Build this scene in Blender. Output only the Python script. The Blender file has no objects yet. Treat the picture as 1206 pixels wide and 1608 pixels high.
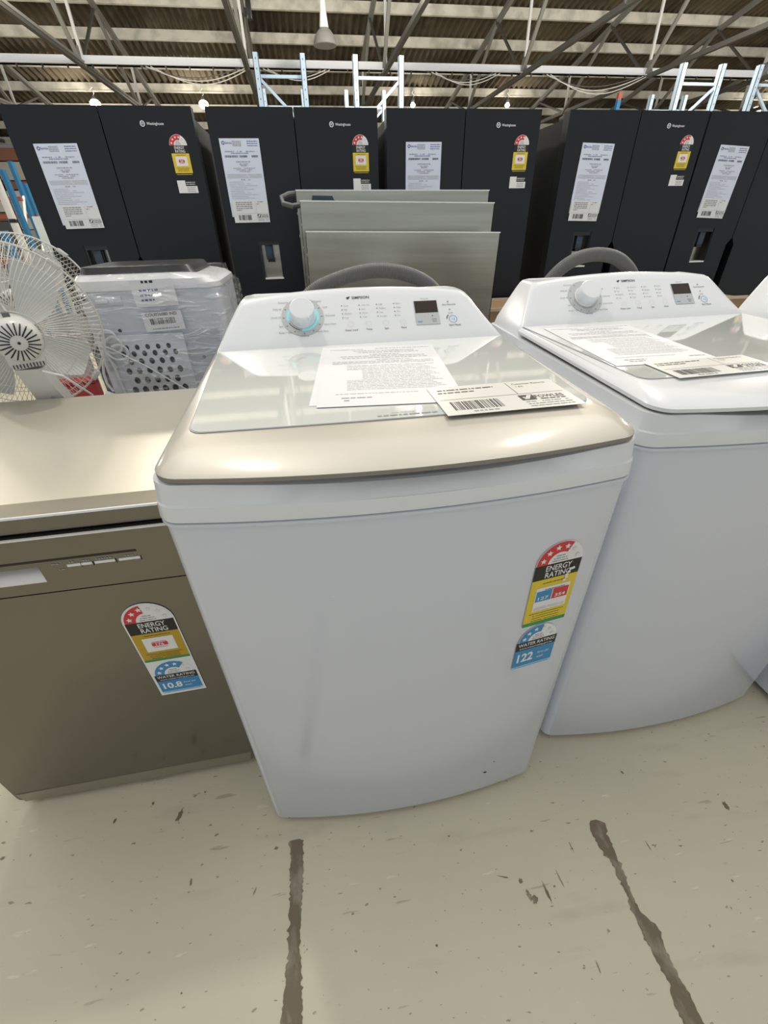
import bpy, bmesh, math, random
from mathutils import Vector, Matrix
random.seed(7)
S = bpy.context.scene
COL = S.collection
R = math.radians
PI = math.pi

# ------------------------------------------------------------------ camera
CAM_H, PITCH, ROLL, YAW, FPX = 1.2383, R(33.8403), R(-1.4358), R(8.6464), 673.87
cd = bpy.data.cameras.new('camera'); cam = bpy.data.objects.new('camera', cd); COL.objects.link(cam)
fw = Vector((math.sin(YAW)*math.cos(PITCH), math.cos(YAW)*math.cos(PITCH), -math.sin(PITCH)))
rt = Vector((math.cos(YAW), -math.sin(YAW), 0)); up = rt.cross(fw)
rt2 = rt*math.cos(ROLL)+up*math.sin(ROLL); up2 = -rt*math.sin(ROLL)+up*math.cos(ROLL)
m = Matrix((rt2, up2, -fw)).transposed().to_4x4(); m.translation = (0, 0, CAM_H)
cam.matrix_world = m
cd.sensor_fit = 'HORIZONTAL'; cd.sensor_width = 36; cd.lens = 36*FPX/1206
cd.clip_start = .02; cd.clip_end = 200
S.camera = cam

# ------------------------------------------------------------------ light, exposure
S.view_settings.view_transform = 'Standard'; S.view_settings.look = 'None'
S.view_settings.gamma = 1; S.view_settings.use_curve_mapping = False
S.view_settings.exposure = 0.32
w = bpy.data.worlds.new('hall_daylight'); S.world = w; w.use_nodes = True
w.node_tree.nodes['Background'].inputs[0].default_value = (.88, .94, 1, 1)
w.node_tree.nodes['Background'].inputs[1].default_value = .70

def area(name, loc, size, power, color=(1, 1, 1), rot=(0, 0, 0), shape='RECTANGLE'):
    l = bpy.data.lights.new(name, 'AREA'); l.shape = shape; l.size = size[0]; l.size_y = size[1]
    l.energy = power; l.color = color
    o = bpy.data.objects.new(name, l); COL.objects.link(o); o.location = loc; o.rotation_euler = rot
    return o
# roof lights of the hall above and behind the camera, and the lamps further along the row
area('roof_light', (.6, -2.2, 5.8), (13, 6), 135, (1, .985, .95))
area('roof_light', (.6, 3.8, 6.6), (16, 7), 330, (1, .98, .93))
area('lamp_light', (-.72, 2.05, 3.6), (.20, .20), 20, (1, .95, .85), shape='DISK')
area('lamp_light', (1.95, 2.4, 3.6), (.20, .20), 20, (1, .95, .85), shape='DISK')
def bulb_and_fill_light(loc, power, r=.1):
    l = bpy.data.lights.new('bulb_and_fill_light', 'POINT'); l.energy = power; l.shadow_soft_size = r; l.color = (1, .93, .80)
    o = bpy.data.objects.new('bulb_and_fill_light', l); COL.objects.link(o); o.location = loc
for x_ in (-8, -3, 2, 7, 12): bulb_and_fill_light((x_, 9.2, 4.3), 300, .25)  # unseen fill points added to light the roof from below, no lamps here

# ------------------------------------------------------------------ materials
MATS = {}
def mat(name, col, rough=.5, metal=0, coat=0, emit=None, es=1, alpha=None, spec=None):
    if name in MATS: return MATS[name]
    m = bpy.data.materials.new(name); m.use_nodes = True
    b = m.node_tree.nodes['Principled BSDF']
    b.inputs['Base Color'].default_value = (*col, 1); b.inputs['Roughness'].default_value = rough
    b.inputs['Metallic'].default_value = metal; b.inputs['Coat Weight'].default_value = coat
    b.inputs['Coat Roughness'].default_value = .04
    if spec is not None: b.inputs['Specular IOR Level'].default_value = spec
    if emit: b.inputs['Emission Color'].default_value = (*emit, 1); b.inputs['Emission Strength'].default_value = es
    MATS[name] = m
    return m
def N(m, t, **k):
    n = m.node_tree.nodes.new(t)
    for a, v in k.items(): setattr(n, a, v)
    return n
def link(m, a, b): m.node_tree.links.new(a, b)
def bsdf(m): return m.node_tree.nodes['Principled BSDF']
def noise_col(m, c1, c2, scale, detail=4, lo=.4, hi=.6, stretch=(1, 1, 1), base=None):
    """mix two colours by noise; returns the colour socket"""
    tc = N(m, 'ShaderNodeTexCoord'); mp = N(m, 'ShaderNodeMapping'); mp.inputs['Scale'].default_value = stretch
    nz = N(m, 'ShaderNodeTexNoise'); nz.inputs['Scale'].default_value = scale; nz.inputs['Detail'].default_value = detail
    mr = N(m, 'ShaderNodeMapRange'); mr.inputs[1].default_value = lo; mr.inputs[2].default_value = hi
    mx = N(m, 'ShaderNodeMix', data_type='RGBA')
    link(m, tc.outputs['Object'], mp.inputs[0]); link(m, mp.outputs[0], nz.inputs[0]); link(m, nz.outputs[0], mr.inputs[0])
    link(m, mr.outputs[0], mx.inputs[0])
    if base is None: mx.inputs[6].default_value = (*c1, 1)
    else: link(m, base, mx.inputs[6])
    mx.inputs[7].default_value = (*c2, 1)
    return mx.outputs[2], nz
def bsdf(m): return m.node_tree.nodes['Principled BSDF']
def bump(m, scale, strength, stretch=(1, 1, 1), dist=.002, detail=3):
    tc = N(m, 'ShaderNodeTexCoord'); mp = N(m, 'ShaderNodeMapping'); mp.inputs['Scale'].default_value = stretch
    nz = N(m, 'ShaderNodeTexNoise'); nz.inputs['Scale'].default_value = scale; nz.inputs['Detail'].default_value = detail
    b = N(m, 'ShaderNodeBump'); b.inputs['Strength'].default_value = strength; b.inputs['Distance'].default_value = dist
    link(m, tc.outputs['Object'], mp.inputs[0]); link(m, mp.outputs[0], nz.inputs[0]); link(m, nz.outputs[0], b.inputs['Height'])
    link(m, b.outputs[0], bsdf(m).inputs['Normal'])

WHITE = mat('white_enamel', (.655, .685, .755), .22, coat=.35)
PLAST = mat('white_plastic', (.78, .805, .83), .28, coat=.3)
GLASSW = mat('white_lid_glass', (.78, .81, .78), .04, coat=1)
GOLD = mat('champagne_metal', (.55, .525, .46), .50, metal=.5, coat=1)
bsdf(GOLD).inputs['Coat Roughness'].default_value = .13
TAUPE = mat('taupe_lid_edge', (.27, .25, .225), .35, metal=.3)
GREYGAP = mat('dark_gap', (.03, .03, .03), .7)
SEAM = mat('seam_grey', (.35, .36, .37), .5)
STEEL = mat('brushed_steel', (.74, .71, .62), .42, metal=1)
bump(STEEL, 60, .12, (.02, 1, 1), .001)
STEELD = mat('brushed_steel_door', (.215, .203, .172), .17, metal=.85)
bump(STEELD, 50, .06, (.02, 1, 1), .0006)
STEELP = mat('brushed_steel_panel', (.245, .24, .20), .25, metal=1)
bump(STEELP, 60, .15, (.02, 1, 1), .001)
c, _ = noise_col(STEELP, (.28, .275, .23), (.38, .375, .32), 4, 5, .3, .75, (.3, 1, 6)); link(STEELP, c, bsdf(STEELP).inputs[0])
STEELB = mat('bright_steel', (.80, .80, .80), .35, metal=.3)
BLACKF = mat('dark_fridge_steel', (.0105, .0125, .016), .36, metal=.2, spec=.35)
bump(BLACKF, 120, .05, (1, 1, 1), .0005)
BLACKS = mat('fridge_cabinet_paint', (.025, .026, .025), .7, spec=.25)
BLACK = mat('black_plastic', (.010, .010, .012), .4)
NAVY = mat('navy_plastic', (.03, .05, .08), .4)
GREYH = mat('grey_hose_plastic', (.14, .14, .137), .5)
PAPER = mat('paper_white', (.80, .81, .83), .6)
SHEETB = mat('daylight_tinted_paper', (.66, .72, .86), .6)  # white paper with the bluish daylight tinted into its colour
LABELW = mat('label_cool_white', (.72, .74, .76), .4)
PAPER2 = mat('label_paper', (.80, .79, .74), .35)
INK = mat('ink', (.03, .03, .035), .5)
INKG = mat('ink_grey', (.33, .34, .36), .6)
INKLL = mat('ink_faint', (.60, .61, .62), .6)
INKL = mat('ink_light', (.50, .51, .54), .6)
INKB = mat('ink_blue', (.12, .15, .35), .6)
RED = mat('label_red', (.62, .03, .035), .4)
YEL = mat('label_yellow', (.72, .55, .03), .4)
YELD = mat('label_ochre', (.50, .32, .015), .4)
GRN = mat('label_green', (.02, .28, .09), .4)
BLU = mat('label_blue', (.03, .25, .52), .4)
BLUL = mat('label_pale_blue', (.40, .62, .75), .4)
LBLK = mat('label_black', (.006, .006, .006), .4)
LWHT = mat('label_white', (.78, .78, .78), .4)
TEAL = mat('dial_teal_glow', (.28, .62, .68), .4, emit=(.15, .55, .6), es=.25)
DIALG = mat('dial_grey', (.52, .54, .54), .35)
LCD = mat('display_dark', (.035, .025, .02), .4, spec=.2)
LCDG = mat('display_silver', (.50, .53, .54), .3)
CARD = mat('cardboard', (.32, .20, .11), .8)
CARDL = mat('cardboard_edge', (.55, .46, .36), .8)
WIRE = mat('fan_wire', (.66, .65, .60), .4)
FANP = mat('fan_plastic', (.62, .62, .60), .35)
BLADE = mat('fan_blade', (.64, .66, .65), .3)
GALV = mat('galvanised', (.50, .64, .80), .45, metal=.3)
TRUSS = mat('truss_steel', (.12, .118, .11), .55, metal=.2)
TRUSSL = mat('truss_steel_light', (.25, .245, .23), .55)
PURL = mat('purlin_paint', (.44, .43, .39), .6)
c, _ = noise_col(PURL, (.88, .85, .76), (.62, .60, .53), 3, 5, .45, .65); link(PURL, c, bsdf(PURL).inputs[0])
ROD = mat('white_rod', (.75, .76, .76), .5)
TRAY = mat('white_beam', (.74, .77, .84), .5)
BLUER = mat('rack_blue', (.02, .17, .36), .45)
ORNG = mat('rack_orange', (.38, .09, .045), .5)
COLW = mat('post_white', (.75, .74, .70), .5)
LAMP = mat('lamp_glow', (1, .95, .8), .5, emit=(1, .93, .72), es=14)
BELL = mat('bell_grey', (.28, .28, .27), .4)

# worn painted concrete
FLOOR = mat('worn_concrete', (.5, .48, .4), .38, coat=.15)
bsdf(FLOOR).inputs['Coat Roughness'].default_value = .25
c, _ = noise_col(FLOOR, (.665, .62, .47), (.60, .56, .43), 1.6, 6, .35, .7)
c, _ = noise_col(FLOOR, None, (.55, .51, .39), 9, 8, .58, .74, (.35, 1.6, 1), base=c)
c, _ = noise_col(FLOOR, None, (.32, .28, .20), 85, 8, .672, .70, (.6, 1.2, 1), base=c)
c, _ = noise_col(FLOOR, None, (.46, .425, .32), 26, 10, .67, .70, (.25, 2.0, 1), base=c)
c, _ = noise_col(FLOOR, None, (.72, .69, .56), 30, 6, .68, .71, (.3, 1.5, 1), base=c)
link(FLOOR, c, bsdf(FLOOR).inputs[0])
bump(FLOOR, 90, .12, (1, 1, 1), .001, 6)
STAIN = mat('bare_concrete_scar', (.15, .125, .095), .6)
c, _ = noise_col(STAIN, (.185, .148, .095), (.34, .30, .225), 34, 9, .48, .66, (1, .5, 1)); link(STAIN, c, bsdf(STAIN).inputs[0])
ROOF = mat('fibro_roof', (.2, .18, .14), .85)
c, _ = noise_col(ROOF, (.150, .120, .078), (.055, .043, .028), .45, 6, .42, .66)
c, _ = noise_col(ROOF, None, (.20, .17, .12), 1.6, 5, .55, .75, (1, .6, 1), base=c); link(ROOF, c, bsdf(ROOF).inputs[0])
WALLM = mat('hall_wall', (.42, .40, .36), .8)
c, _ = noise_col(WALLM, (.50, .49, .45), (.22, .19, .16), 1.2, 5, .4, .6, (.15, 1, 1.6)); link(WALLM, c, bsdf(WALLM).inputs[0])
# clear wrap
FILM = bpy.data.materials.new('cling_film'); FILM.use_nodes = True
_n = FILM.node_tree.nodes; _n.clear()
_o = _n.new('ShaderNodeOutputMaterial'); _mx = _n.new('ShaderNodeMixShader'); _t = _n.new('ShaderNodeBsdfTransparent'); _g = _n.new('ShaderNodeBsdfGlossy')
_g.inputs['Color'].default_value = (.9, .93, .97, 1); _g.inputs['Roughness'].default_value = .05
_tc = _n.new('ShaderNodeTexCoord'); _nz = _n.new('ShaderNodeTexNoise'); _nz.inputs['Scale'].default_value = 22; _nz.inputs['Detail'].default_value = 6; _nz.inputs['Distortion'].default_value = 1.4
_mp = _n.new('ShaderNodeMapping'); _mp.inputs['Scale'].default_value = (.5, 1, 1.9)
_b = _n.new('ShaderNodeBump'); _b.inputs['Strength'].default_value = 1.0; _b.inputs['Distance'].default_value = .03
_r = _n.new('ShaderNodeMapRange'); _r.inputs[1].default_value = .45; _r.inputs[2].default_value = .75; _r.inputs[3].default_value = .05; _r.inputs[4].default_value = .42
_l = FILM.node_tree.links
_l.new(_tc.outputs['Object'], _mp.inputs[0]); _l.new(_mp.outputs[0], _nz.inputs[0]); _l.new(_nz.outputs[0], _b.inputs['Height']); _l.new(_b.outputs[0], _g.inputs['Normal'])
_l.new(_nz.outputs[0], _r.inputs[0]); _l.new(_r.outputs[0], _mx.inputs[0]); _l.new(_t.outputs[0], _mx.inputs[1]); _l.new(_g.outputs[0], _mx.inputs[2]); _l.new(_mx.outputs[0], _o.inputs[0])

# ------------------------------------------------------------------ mesh builder
I4 = Matrix.Identity(4)
class MB:
    def __init__(s): s.v = []; s.f = []; s.mi = []; s.mats = []; s.T = I4.copy()
    def m(s, mt):
        if mt not in s.mats: s.mats.append(mt)
        return s.mats.index(mt)
    def add(s, vs, fs, mt):
        b = len(s.v); s.v += [tuple(s.T @ Vector(p)) for p in vs]; k = s.m(mt)
        for f in fs: s.f.append([b+i for i in f]); s.mi.append(k)
        return s
    def box(s, x0, x1, y0, y1, z0, z1, mt, bev=0, seg=2):
        if not bev:
            vs = [(x, y, z) for z in (z0, z1) for y in (y0, y1) for x in (x0, x1)]
            return s.add(vs, [(0, 2, 3, 1), (4, 5, 7, 6), (0, 1, 5, 4), (2, 6, 7, 3), (0, 4, 6, 2), (1, 3, 7, 5)], mt)
        bm = bmesh.new(); bmesh.ops.create_cube(bm, size=1)
        for v in bm.verts: v.co = Vector(((x0+x1)/2+v.co.x*(x1-x0), (y0+y1)/2+v.co.y*(y1-y0), (z0+z1)/2+v.co.z*(z1-z0)))
        bmesh.ops.bevel(bm, geom=bm.edges[:], offset=bev, segments=seg, affect='EDGES', profile=.5)
        return s.bm(bm, mt)
    def bm(s, bm, mt):
        bm.verts.index_update(); s.add([v.co[:] for v in bm.verts], [[v.index for v in f.verts] for f in bm.faces], mt); bm.free(); return s
    def prism(s, poly, a0, a1, mt, axis='y'):
        """poly: 2D outline (counter-clockwise), extruded along axis from a0 to a1"""
        def P(p, a): return {'y': (p[0], a, p[1]), 'z': (p[0], p[1], a), 'x': (a, p[0], p[1])}[axis]
        n = len(poly); vs = [P(p, a0) for p in poly]+[P(p, a1) for p in poly]
        fs = [list(range(n)), list(range(2*n-1, n-1, -1))]+[[i, i+n, (i+1) % n+n, (i+1) % n] for i in range(n)]
        s.add(vs, fs, mt); return s
    def loft(s, rings, mt, cap0=True, cap1=True, closed=True):
        n = len(rings[0]); vs = [p for r in rings for p in r]; fs = []
        for k in range(len(rings)-1):
            for i in range(n if closed else n-1):
                j = (i+1) % n; fs.append((k*n+i, k*n+j, (k+1)*n+j, (k+1)*n+i))
        if cap0: fs.append(list(range(n-1, -1, -1)))
        if cap1: fs.append([(len(rings)-1)*n+i for i in range(n)])
        s.add(vs, fs, mt); return s
    def beam(s, p, q, a, b, mt, upv=(0, 0, 1)):
        p = Vector(p); q = Vector(q); d = (q-p).normalized(); u = Vector(upv)
        if abs(d.dot(u)) > .95: u = Vector((1, 0, 0))
        x = d.cross(u).normalized(); y = x.cross(d)
        vs = [tuple(e+x*sx*a/2+y*sy*b/2) for e in (p, q) for sx, sy in ((-1, -1), (1, -1), (1, 1), (-1, 1))]
        return s.add(vs, [(3, 2, 1, 0), (4, 5, 6, 7), (0, 1, 5, 4), (1, 2, 6, 5), (2, 3, 7, 6), (3, 0, 4, 7)], mt)
    def tube(s, pts, r, mt, n=8, ridge=None, cap=True):
        """tube through pts; r may be list"""
        pts = [Vector(p) for p in pts]; rings = []; ref = None
        for i, p in enumerate(pts):
            d = (pts[min(i+1, len(pts)-1)]-pts[max(i-1, 0)]).normalized()
            if ref is None:
                ref = Vector((0, 0, 1)) if abs(d.z) < .9 else Vector((1, 0, 0))
            x = d.cross(ref).normalized(); y = x.cross(d).normalized(); ref = y
            rr = r[i] if isinstance(r, (list, tuple)) else r
            rings.append([tuple(p+x*math.cos(2*PI*k/n)*rr+y*math.sin(2*PI*k/n)*rr) for k in range(n)])
        return s.loft(rings, mt, cap, cap)
    def lathe(s, prof, mt, n=32, c=(0, 0, 0), axis='z'):
        rings = []
        for r_, h in prof:
            ring = []
            for k in range(n):
                a = 2*PI*k/n; x, y = math.cos(a)*r_, math.sin(a)*r_
                ring.append({'z': (c[0]+x, c[1]+y, c[2]+h), 'y': (c[0]+x, c[1]-h, c[2]+y)}[axis])
            rings.append(ring)
        return s.loft(rings, mt)
    def build(s, name, parent=None, angle=35, flat=False):
        me = bpy.data.meshes.new(name); me.from_pydata(s.v, [], s.f); 
        for mt in s.mats: me.materials.append(mt)
        me.polygons.foreach_set('material_index', s.mi)
        bm = bmesh.new(); bm.from_mesh(me)
        if not flat: bmesh.ops.recalc_face_normals(bm, faces=bm.faces[:])
        bm.to_mesh(me); bm.free(); me.update()
        if not flat:
            me.polygons.foreach_set('use_smooth', [True]*len(me.polygons)); me.set_sharp_from_angle(angle=R(angle))
        o = bpy.data.objects.new(name, me); COL.objects.link(o)
        if parent: o.parent = parent
        return o
def tag(o, label=None, cat=None, group=None, kind=None):
    if label: o['label'] = label
    if cat: o['category'] = cat
    if group: o['group'] = group
    if kind: o['kind'] = kind
    return o
def empty(name, loc=(0, 0, 0), rz=0, label=None, cat=None, group=None):
    o = bpy.data.objects.new(name, None); COL.objects.link(o); o.empty_display_size = .1
    o.location = loc; o.rotation_euler = (0, 0, rz); return tag(o, label, cat, group)
def copy_tree(o, parent=None):
    c = o.copy(); COL.objects.link(c)
    if parent: c.parent = parent
    for ch in list(o.children): copy_tree(ch, c)
    return c
_tcache = {}
def text_mesh(t, bold=0):
    k = (t, bold)
    if k in _tcache: return _tcache[k]
    cu = bpy.data.curves.new('t', 'FONT'); cu.body = t; cu.size = 1; cu.offset = bold; cu.resolution_u = 3
    ob = bpy.data.objects.new('t', cu); COL.objects.link(ob)
    dg = bpy.context.evaluated_depsgraph_get(); me = bpy.data.meshes.new_from_object(ob.evaluated_get(dg))
    vs = [(v.co.x, v.co.y) for v in me.vertices]; fs = [list(p.vertices) for p in me.polygons]
    bpy.data.objects.remove(ob); bpy.data.curves.remove(cu); bpy.data.meshes.remove(me)
    xs = [v[0] for v in vs]; x0, x1 = min(xs), max(xs)
    _tcache[k] = ([((v[0]-x0), v[1]) for v in vs], fs, x1-x0)
    return _tcache[k]
class Art:
    """flat printing in a plane: x right, y up, thin layers stacked along z"""
    def __init__(s, lay=.0003): s.mb = MB(); s.lay = lay
    def poly(s, pts, mt, l=1):
        s.mb.add([(x, y, l*s.lay) for x, y in pts], [list(range(len(pts)))], mt); return s
    def rect(s, x0, y0, x1, y1, mt, l=1): return s.poly([(x0, y0), (x1, y0), (x1, y1), (x0, y1)], mt, l)
    def sheet(s, x0, y0, x1, y1, mt, th=.0004, bend=None, nx=1, ny=1):
        """sheet with thickness th below layer 0"""
        s.mb.box(x0, x1, y0, y1, -th, 0, mt); return s
    def text(s, t, x, y, w=None, h=None, mt=None, l=2, bold=0, align='l', xs=None):
        vs, fs, tw = text_mesh(t, bold)
        sy = (h or .01)/.72
        sx = w/tw if w else sy*(xs or 1)
        ox = x if align == 'l' else (x-tw*sx/2 if align == 'c' else x-tw*sx)
        s.mb.add([(ox+a*sx, y+b*sy, l*s.lay) for a, b in vs], fs, mt or INK); return s
    def dashes(s, x0, x1, y, h, mt, l=1, seed=0, dens=.8, word=4):
        rn = random.Random(seed); x = x0
        while x < x1:
            wl = h*rn.uniform(.8, word)
            e = min(x+wl, x1)
            if rn.random() < dens+.15: s.rect(x, y, e, y+h, mt, l)
            x = e+h*.6
        return s
    def arc(s, cx, cy, r0, r1, a0, a1, mt, l=1, n=16):
        pts = []
        for k in range(n):
            b0 = a0+(a1-a0)*k/n; b1 = a0+(a1-a0)*(k+1)/n
            P = lambda r, b: (cx+r*math.cos(b), cy+r*math.sin(b))
            s.poly([P(r0, b0), P(r1, b0), P(r1, b1), P(r0, b1)] if r0 > 0 else [(cx, cy), P(r1, b0), P(r1, b1)], mt, l)
        return s
    def star(s, cx, cy, r, mt, l=2, rot=PI/2):
        for k in range(5):
            a = rot+2*PI*k/5
            s.poly([(cx, cy), (cx+.45*r*math.cos(a-PI/5), cy+.45*r*math.sin(a-PI/5)), (cx+r*math.cos(a), cy+r*math.sin(a)), (cx+.45*r*math.cos(a+PI/5), cy+.45*r*math.sin(a+PI/5))], mt, l)
        return s
    def barcode(s, x0, y0, x1, y1, l=1, seed=3):
        rn = random.Random(seed); x = x0; u = (x1-x0)/95
        while x < x1:
            b = u*rn.choice((1, 1, 2, 3)); s.rect(x, y0, min(x+b, x1), y1, INK, l); x += b+u*rn.choice((1, 1, 2, 3))
        return s
    def build(s, name, parent=None, M=None):
        o = s.mb.build(name, parent, flat=True)
        if M is not None: o.matrix_local = M
        return o
def frame(o, x, y):
    """matrix: origin o, x axis, y axis (both world/local vectors)"""
    x = Vector(x).normalized(); y = Vector(y); z = x.cross(y).normalized(); y = z.cross(x)
    m = Matrix((x, y, z)).transposed().to_4x4(); m.translation = o; return m
FRONT = lambda x, y, z: frame((x, y, z), (1, 0, 0), (0, 0, 1))   # art on a plane facing -y

# ------------------------------------------------------------------ rating labels
def half_dome(a, cx, cy, r, rin, col, stars, frac, total, empty=True):
    a.arc(cx, cy, 0, r, 0, PI, LWHT, 1, 24)
    a.arc(cx, cy, rin, r*.97, PI, PI*(1-frac), col, 2, 20)
    for k in range(total):
        an = PI-PI*(k+.55)/(total+.1); rr = (r+rin)/2
        if k < stars: a.star(cx+rr*math.cos(an), cy+rr*math.sin(an), r*.14, LWHT, 3)
        else:
            a.star(cx+rr*math.cos(an), cy+rr*math.sin(an), r*.12, INKL, 2); a.star(cx+rr*math.cos(an), cy+rr*math.sin(an), r*.095, LWHT, 3)
    for k, ww in enumerate((.30, .44, .52)): a.dashes(cx-ww*rin*1.3, cx+ww*rin*1.3, cy+rin*(.62-.24*k), r*.05, INKG, 2, k, word=5)
def energy(a, w, h, left, right, yel=YEL, green=True, stars=4, frac=.68):
    r = w/2; yb = h-r            # dome base
    half_dome(a, r, yb, r, r*.5, RED, stars, frac, 6)
    hb = w*.37
    a.rect(0, yb-hb, w, yb, LBLK, 1)
    a.text('ENERGY', w*.52, yb-hb*.46, w*.56, w*.135, LWHT, 2, .012, 'c'); a.text('RATING', w*.53, yb-hb*.90, w*.56, w*.135, LWHT, 2, .012, 'c')
    a.rect(0, 0, w, yb-hb, yel, 1)
    yt = yb-hb
    if left: bx = (w*.14, yt*.33, w*.9, yt*.83)
    else: bx = (w*.17, yt*.36, w*.83, yt*.84)
    a.rect(*bx, LWHT, 2)
    a.dashes(w*.25, w*.8, yt*.91, w*.018, INK, 2, 5)
    if left:
        mid = w*.52; y0 = bx[1]+(bx[3]-bx[1])*.42; y1 = bx[1]+(bx[3]-bx[1])*.86
        a.rect(bx[0]+w*.02, y0, mid-w*.01, y1, BLU, 3); a.rect(mid+w*.01, y0, bx[2]-w*.02, y1, RED, 3)
        a.text(left, (bx[0]+mid)/2, y0+w*.045, w*.24, w*.085, LWHT, 4, .02, 'c'); a.text(right, (bx[2]+mid)/2, y0+w*.045, w*.24, w*.085, LWHT, 4, .02, 'c')
        a.dashes(w*.3, w*.78, y1+w*.012, w*.018, INK, 3, 8); 
        for k in range(3): a.dashes(bx[0]+w*.03, bx[2]-w*.03, bx[1]+w*(.03+.03*k), w*.012, INKL, 3, k)
    else:
        cx = (bx[0]+bx[2])/2; cy = (bx[1]+bx[3])/2
        a.rect(cx-w*.17, cy-w*.05, cx+w*.17, cy+w*.06, RED, 3); a.text(right, cx, cy-w*.035, w*.17, w*.08, LWHT, 4, .02, 'c')
        a.dashes(cx-w*.15, cx+w*.15, cy+w*.08, w*.016, RED, 3, 2); a.dashes(cx-w*.15, cx+w*.15, cy-w*.10, w*.016, RED, 3, 4)
    for k in range(4): a.dashes(w*(.1 if k == 3 else .18), w*(.9 if k == 3 else .82), yt*(.10+.055*k), w*.014, INK, 2, 20+k)
    if green: a.rect(0, 0, w, yt*.075, GRN, 2)
    else: a.rect(0, -w*.13, w, 0, LBLK, 1); a.rect(w*.05, -w*.075, w*.95, -w*.055, YEL, 2)
def water(a, w, h, num, small, stars=3, frac=.6):
    r = w*.47; hb = h*.20; y2 = h-r
    half_dome(a, w*.5, y2, r, r*.5, BLU, stars, frac, 6)
    a.rect(0, y2-hb, w, y2, LBLK, 1)
    a.text('WATER RATING', w*.5, y2-hb*.52, w*.9, h*.075, LWHT, 2, .012, 'c'); a.text('www.waterrating.gov.au', w*.5, y2-hb*.86, w*.82, h*.04, LWHT, 2, .01, 'c')
    a.rect(0, h*.055, w, y2-hb, BLU, 1)
    bh = y2-hb-h*.055
    a.text(num, w*.09, h*.055+bh*.28, w*(.40 if len(num) < 4 else .46), bh*.5, LWHT, 2, .03)
    a.text('litres per', w*.60, h*.055+bh*.55, w*.3, bh*.16, LWHT, 2, .0); a.text('wash', w*.60, h*.055+bh*.27, w*.17, bh*.16, LWHT, 2, .0)
    a.rect(0, 0, w, h*.055, BLUL, 1); a.dashes(w*.06, w*.94, h*.02, h*.014, BLU, 2, 3)

# ================================================================== STRUCTURE
g = MB(); g.box(-30, 45, -12, 24.5, -.1, 0, FLOOR); floor = tag(g.build('floor'), 'cream painted concrete floor, scuffed and scratched', 'floor', kind='structure')
SL, RZ = .2, 9.04          # roof slope and datum: z = RZ - SL*y
RIDGE = 8.6
def roofz(y): return RZ-SL*y if y > RIDGE else RZ-SL*RIDGE-.02*(RIDGE-y)
g = MB()
nx = 3000; x0, x1 = -22, 34
rows = [24.3, RIDGE, -12]
vs = []; 
for y in rows:
    for i in range(nx+1):
        x = x0+(x1-x0)*i/nx; vs.append((x, y, roofz(y)+.042*math.cos(2*PI*x/.19)+.13))
fs = [(k*(nx+1)+i, k*(nx+1)+i+1, (k+1)*(nx+1)+i+1, (k+1)*(nx+1)+i) for k in range(2) for i in range(nx)]
g.add(vs, fs, ROOF); c_ = g.build('ceiling', angle=80); tag(c_, 'brown corrugated underside of the hall roof', 'ceiling', kind='structure')
g = MB(); g.box(-30, 45, 24.5, 24.7, 0, 5.5, WALLM); tag(g.build('wall_back'), 'far wall of the hall', 'wall', kind='structure')
# purlins
py = [14.72+1.318*i for i in range(-1, 8)]
ordn = ['nearest', 'second', 'third', 'fourth', 'fifth', 'sixth', 'seventh', 'eighth', 'farthest']
for i, y in enumerate(py):
    z = roofz(y)
    g = MB(); g.box(-22, 34, y-.035, y+.035, z-.10, z+.09, PURL); g.box(-22, 34, y-.05, y+.05, z-.115, z-.095, PURL)
    tag(g.build('roof_purlin'), 'pale timber roof purlin under the corrugated roof, %s of the row' % ordn[i], 'roof beam', 'purlins under the roof')
# trusses running front to back
TX = [-10.9, -7.55, -4.18, -.75, 2.4, 5.81, 9.12, 12.4, 15.7]; ZC = 4.2
for i, x in enumerate(TX):
    t = empty('roof_truss', (x, 13.9, ZC), 0, 'grey steel roof truss with white rods, %s from the left wall side' % (['first', 'second', 'third', 'fourth', 'fifth', 'sixth', 'seventh', 'eighth', 'ninth'][i]), 'roof truss', 'trusses running away under the roof')
    def tp(y): return roofz(y)-.22
    b = MB(); b.beam((0, -6, 0), (0, 10.2, 0), .085, .085, TRUSS); b.beam((.05, -6, .04), (.05, 10.2, .04), .02, .05, TRUSSL); b.build('bottom_chord', t)
    b = MB(); b.beam((0, -5.3, tp(8.6)-ZC), (0, 9.4, tp(23.3)-ZC), .10, .10, TRUSSL); b.build('top_chord', t)
    for k, y in enumerate((-4.1, 0, 4.1, 8.0)):
        Y = 13.9+y
        b = MB(); b.beam((.02, y, 0), (.02, y, tp(Y)-ZC), .055, .055, ROD); b.build('rod', t)
        if y > -5:
            b = MB(); b.beam((-.03, y, 0), (-.03, y-2.05, tp(Y-2.05)-ZC), .075, .06, TRUSSL); b.build('web_bar', t)
        if Y+2.05 < 23:
            b = MB(); b.beam((-.03, y, 0), (-.03, y+2.05, tp(Y+2.05)-ZC), .05, .05, TRUSS); b.build('web_bar', t)
    b = MB(); b.prism([(-.25, 0), (.25, 0), (.08, .3), (-.08, .3)], -.012, .012, TRUSSL, 'x'); b.build('gusset_plate', t)
g = MB(); g.box(-22, 34, 13.86, 14.0, 4.22, 4.36, TRAY); g.box(-22, 34, 13.80, 14.0, 4.22, 4.235, TRAY)
for i in range(60): g.box(-14+i*.5, -13.97+i*.5, 13.84, 13.87, 4.16, 4.22, BLACK)
tag(g.build('cable_tray'), 'long white beam with cables running level across all the roof trusses', 'beam')
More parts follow.
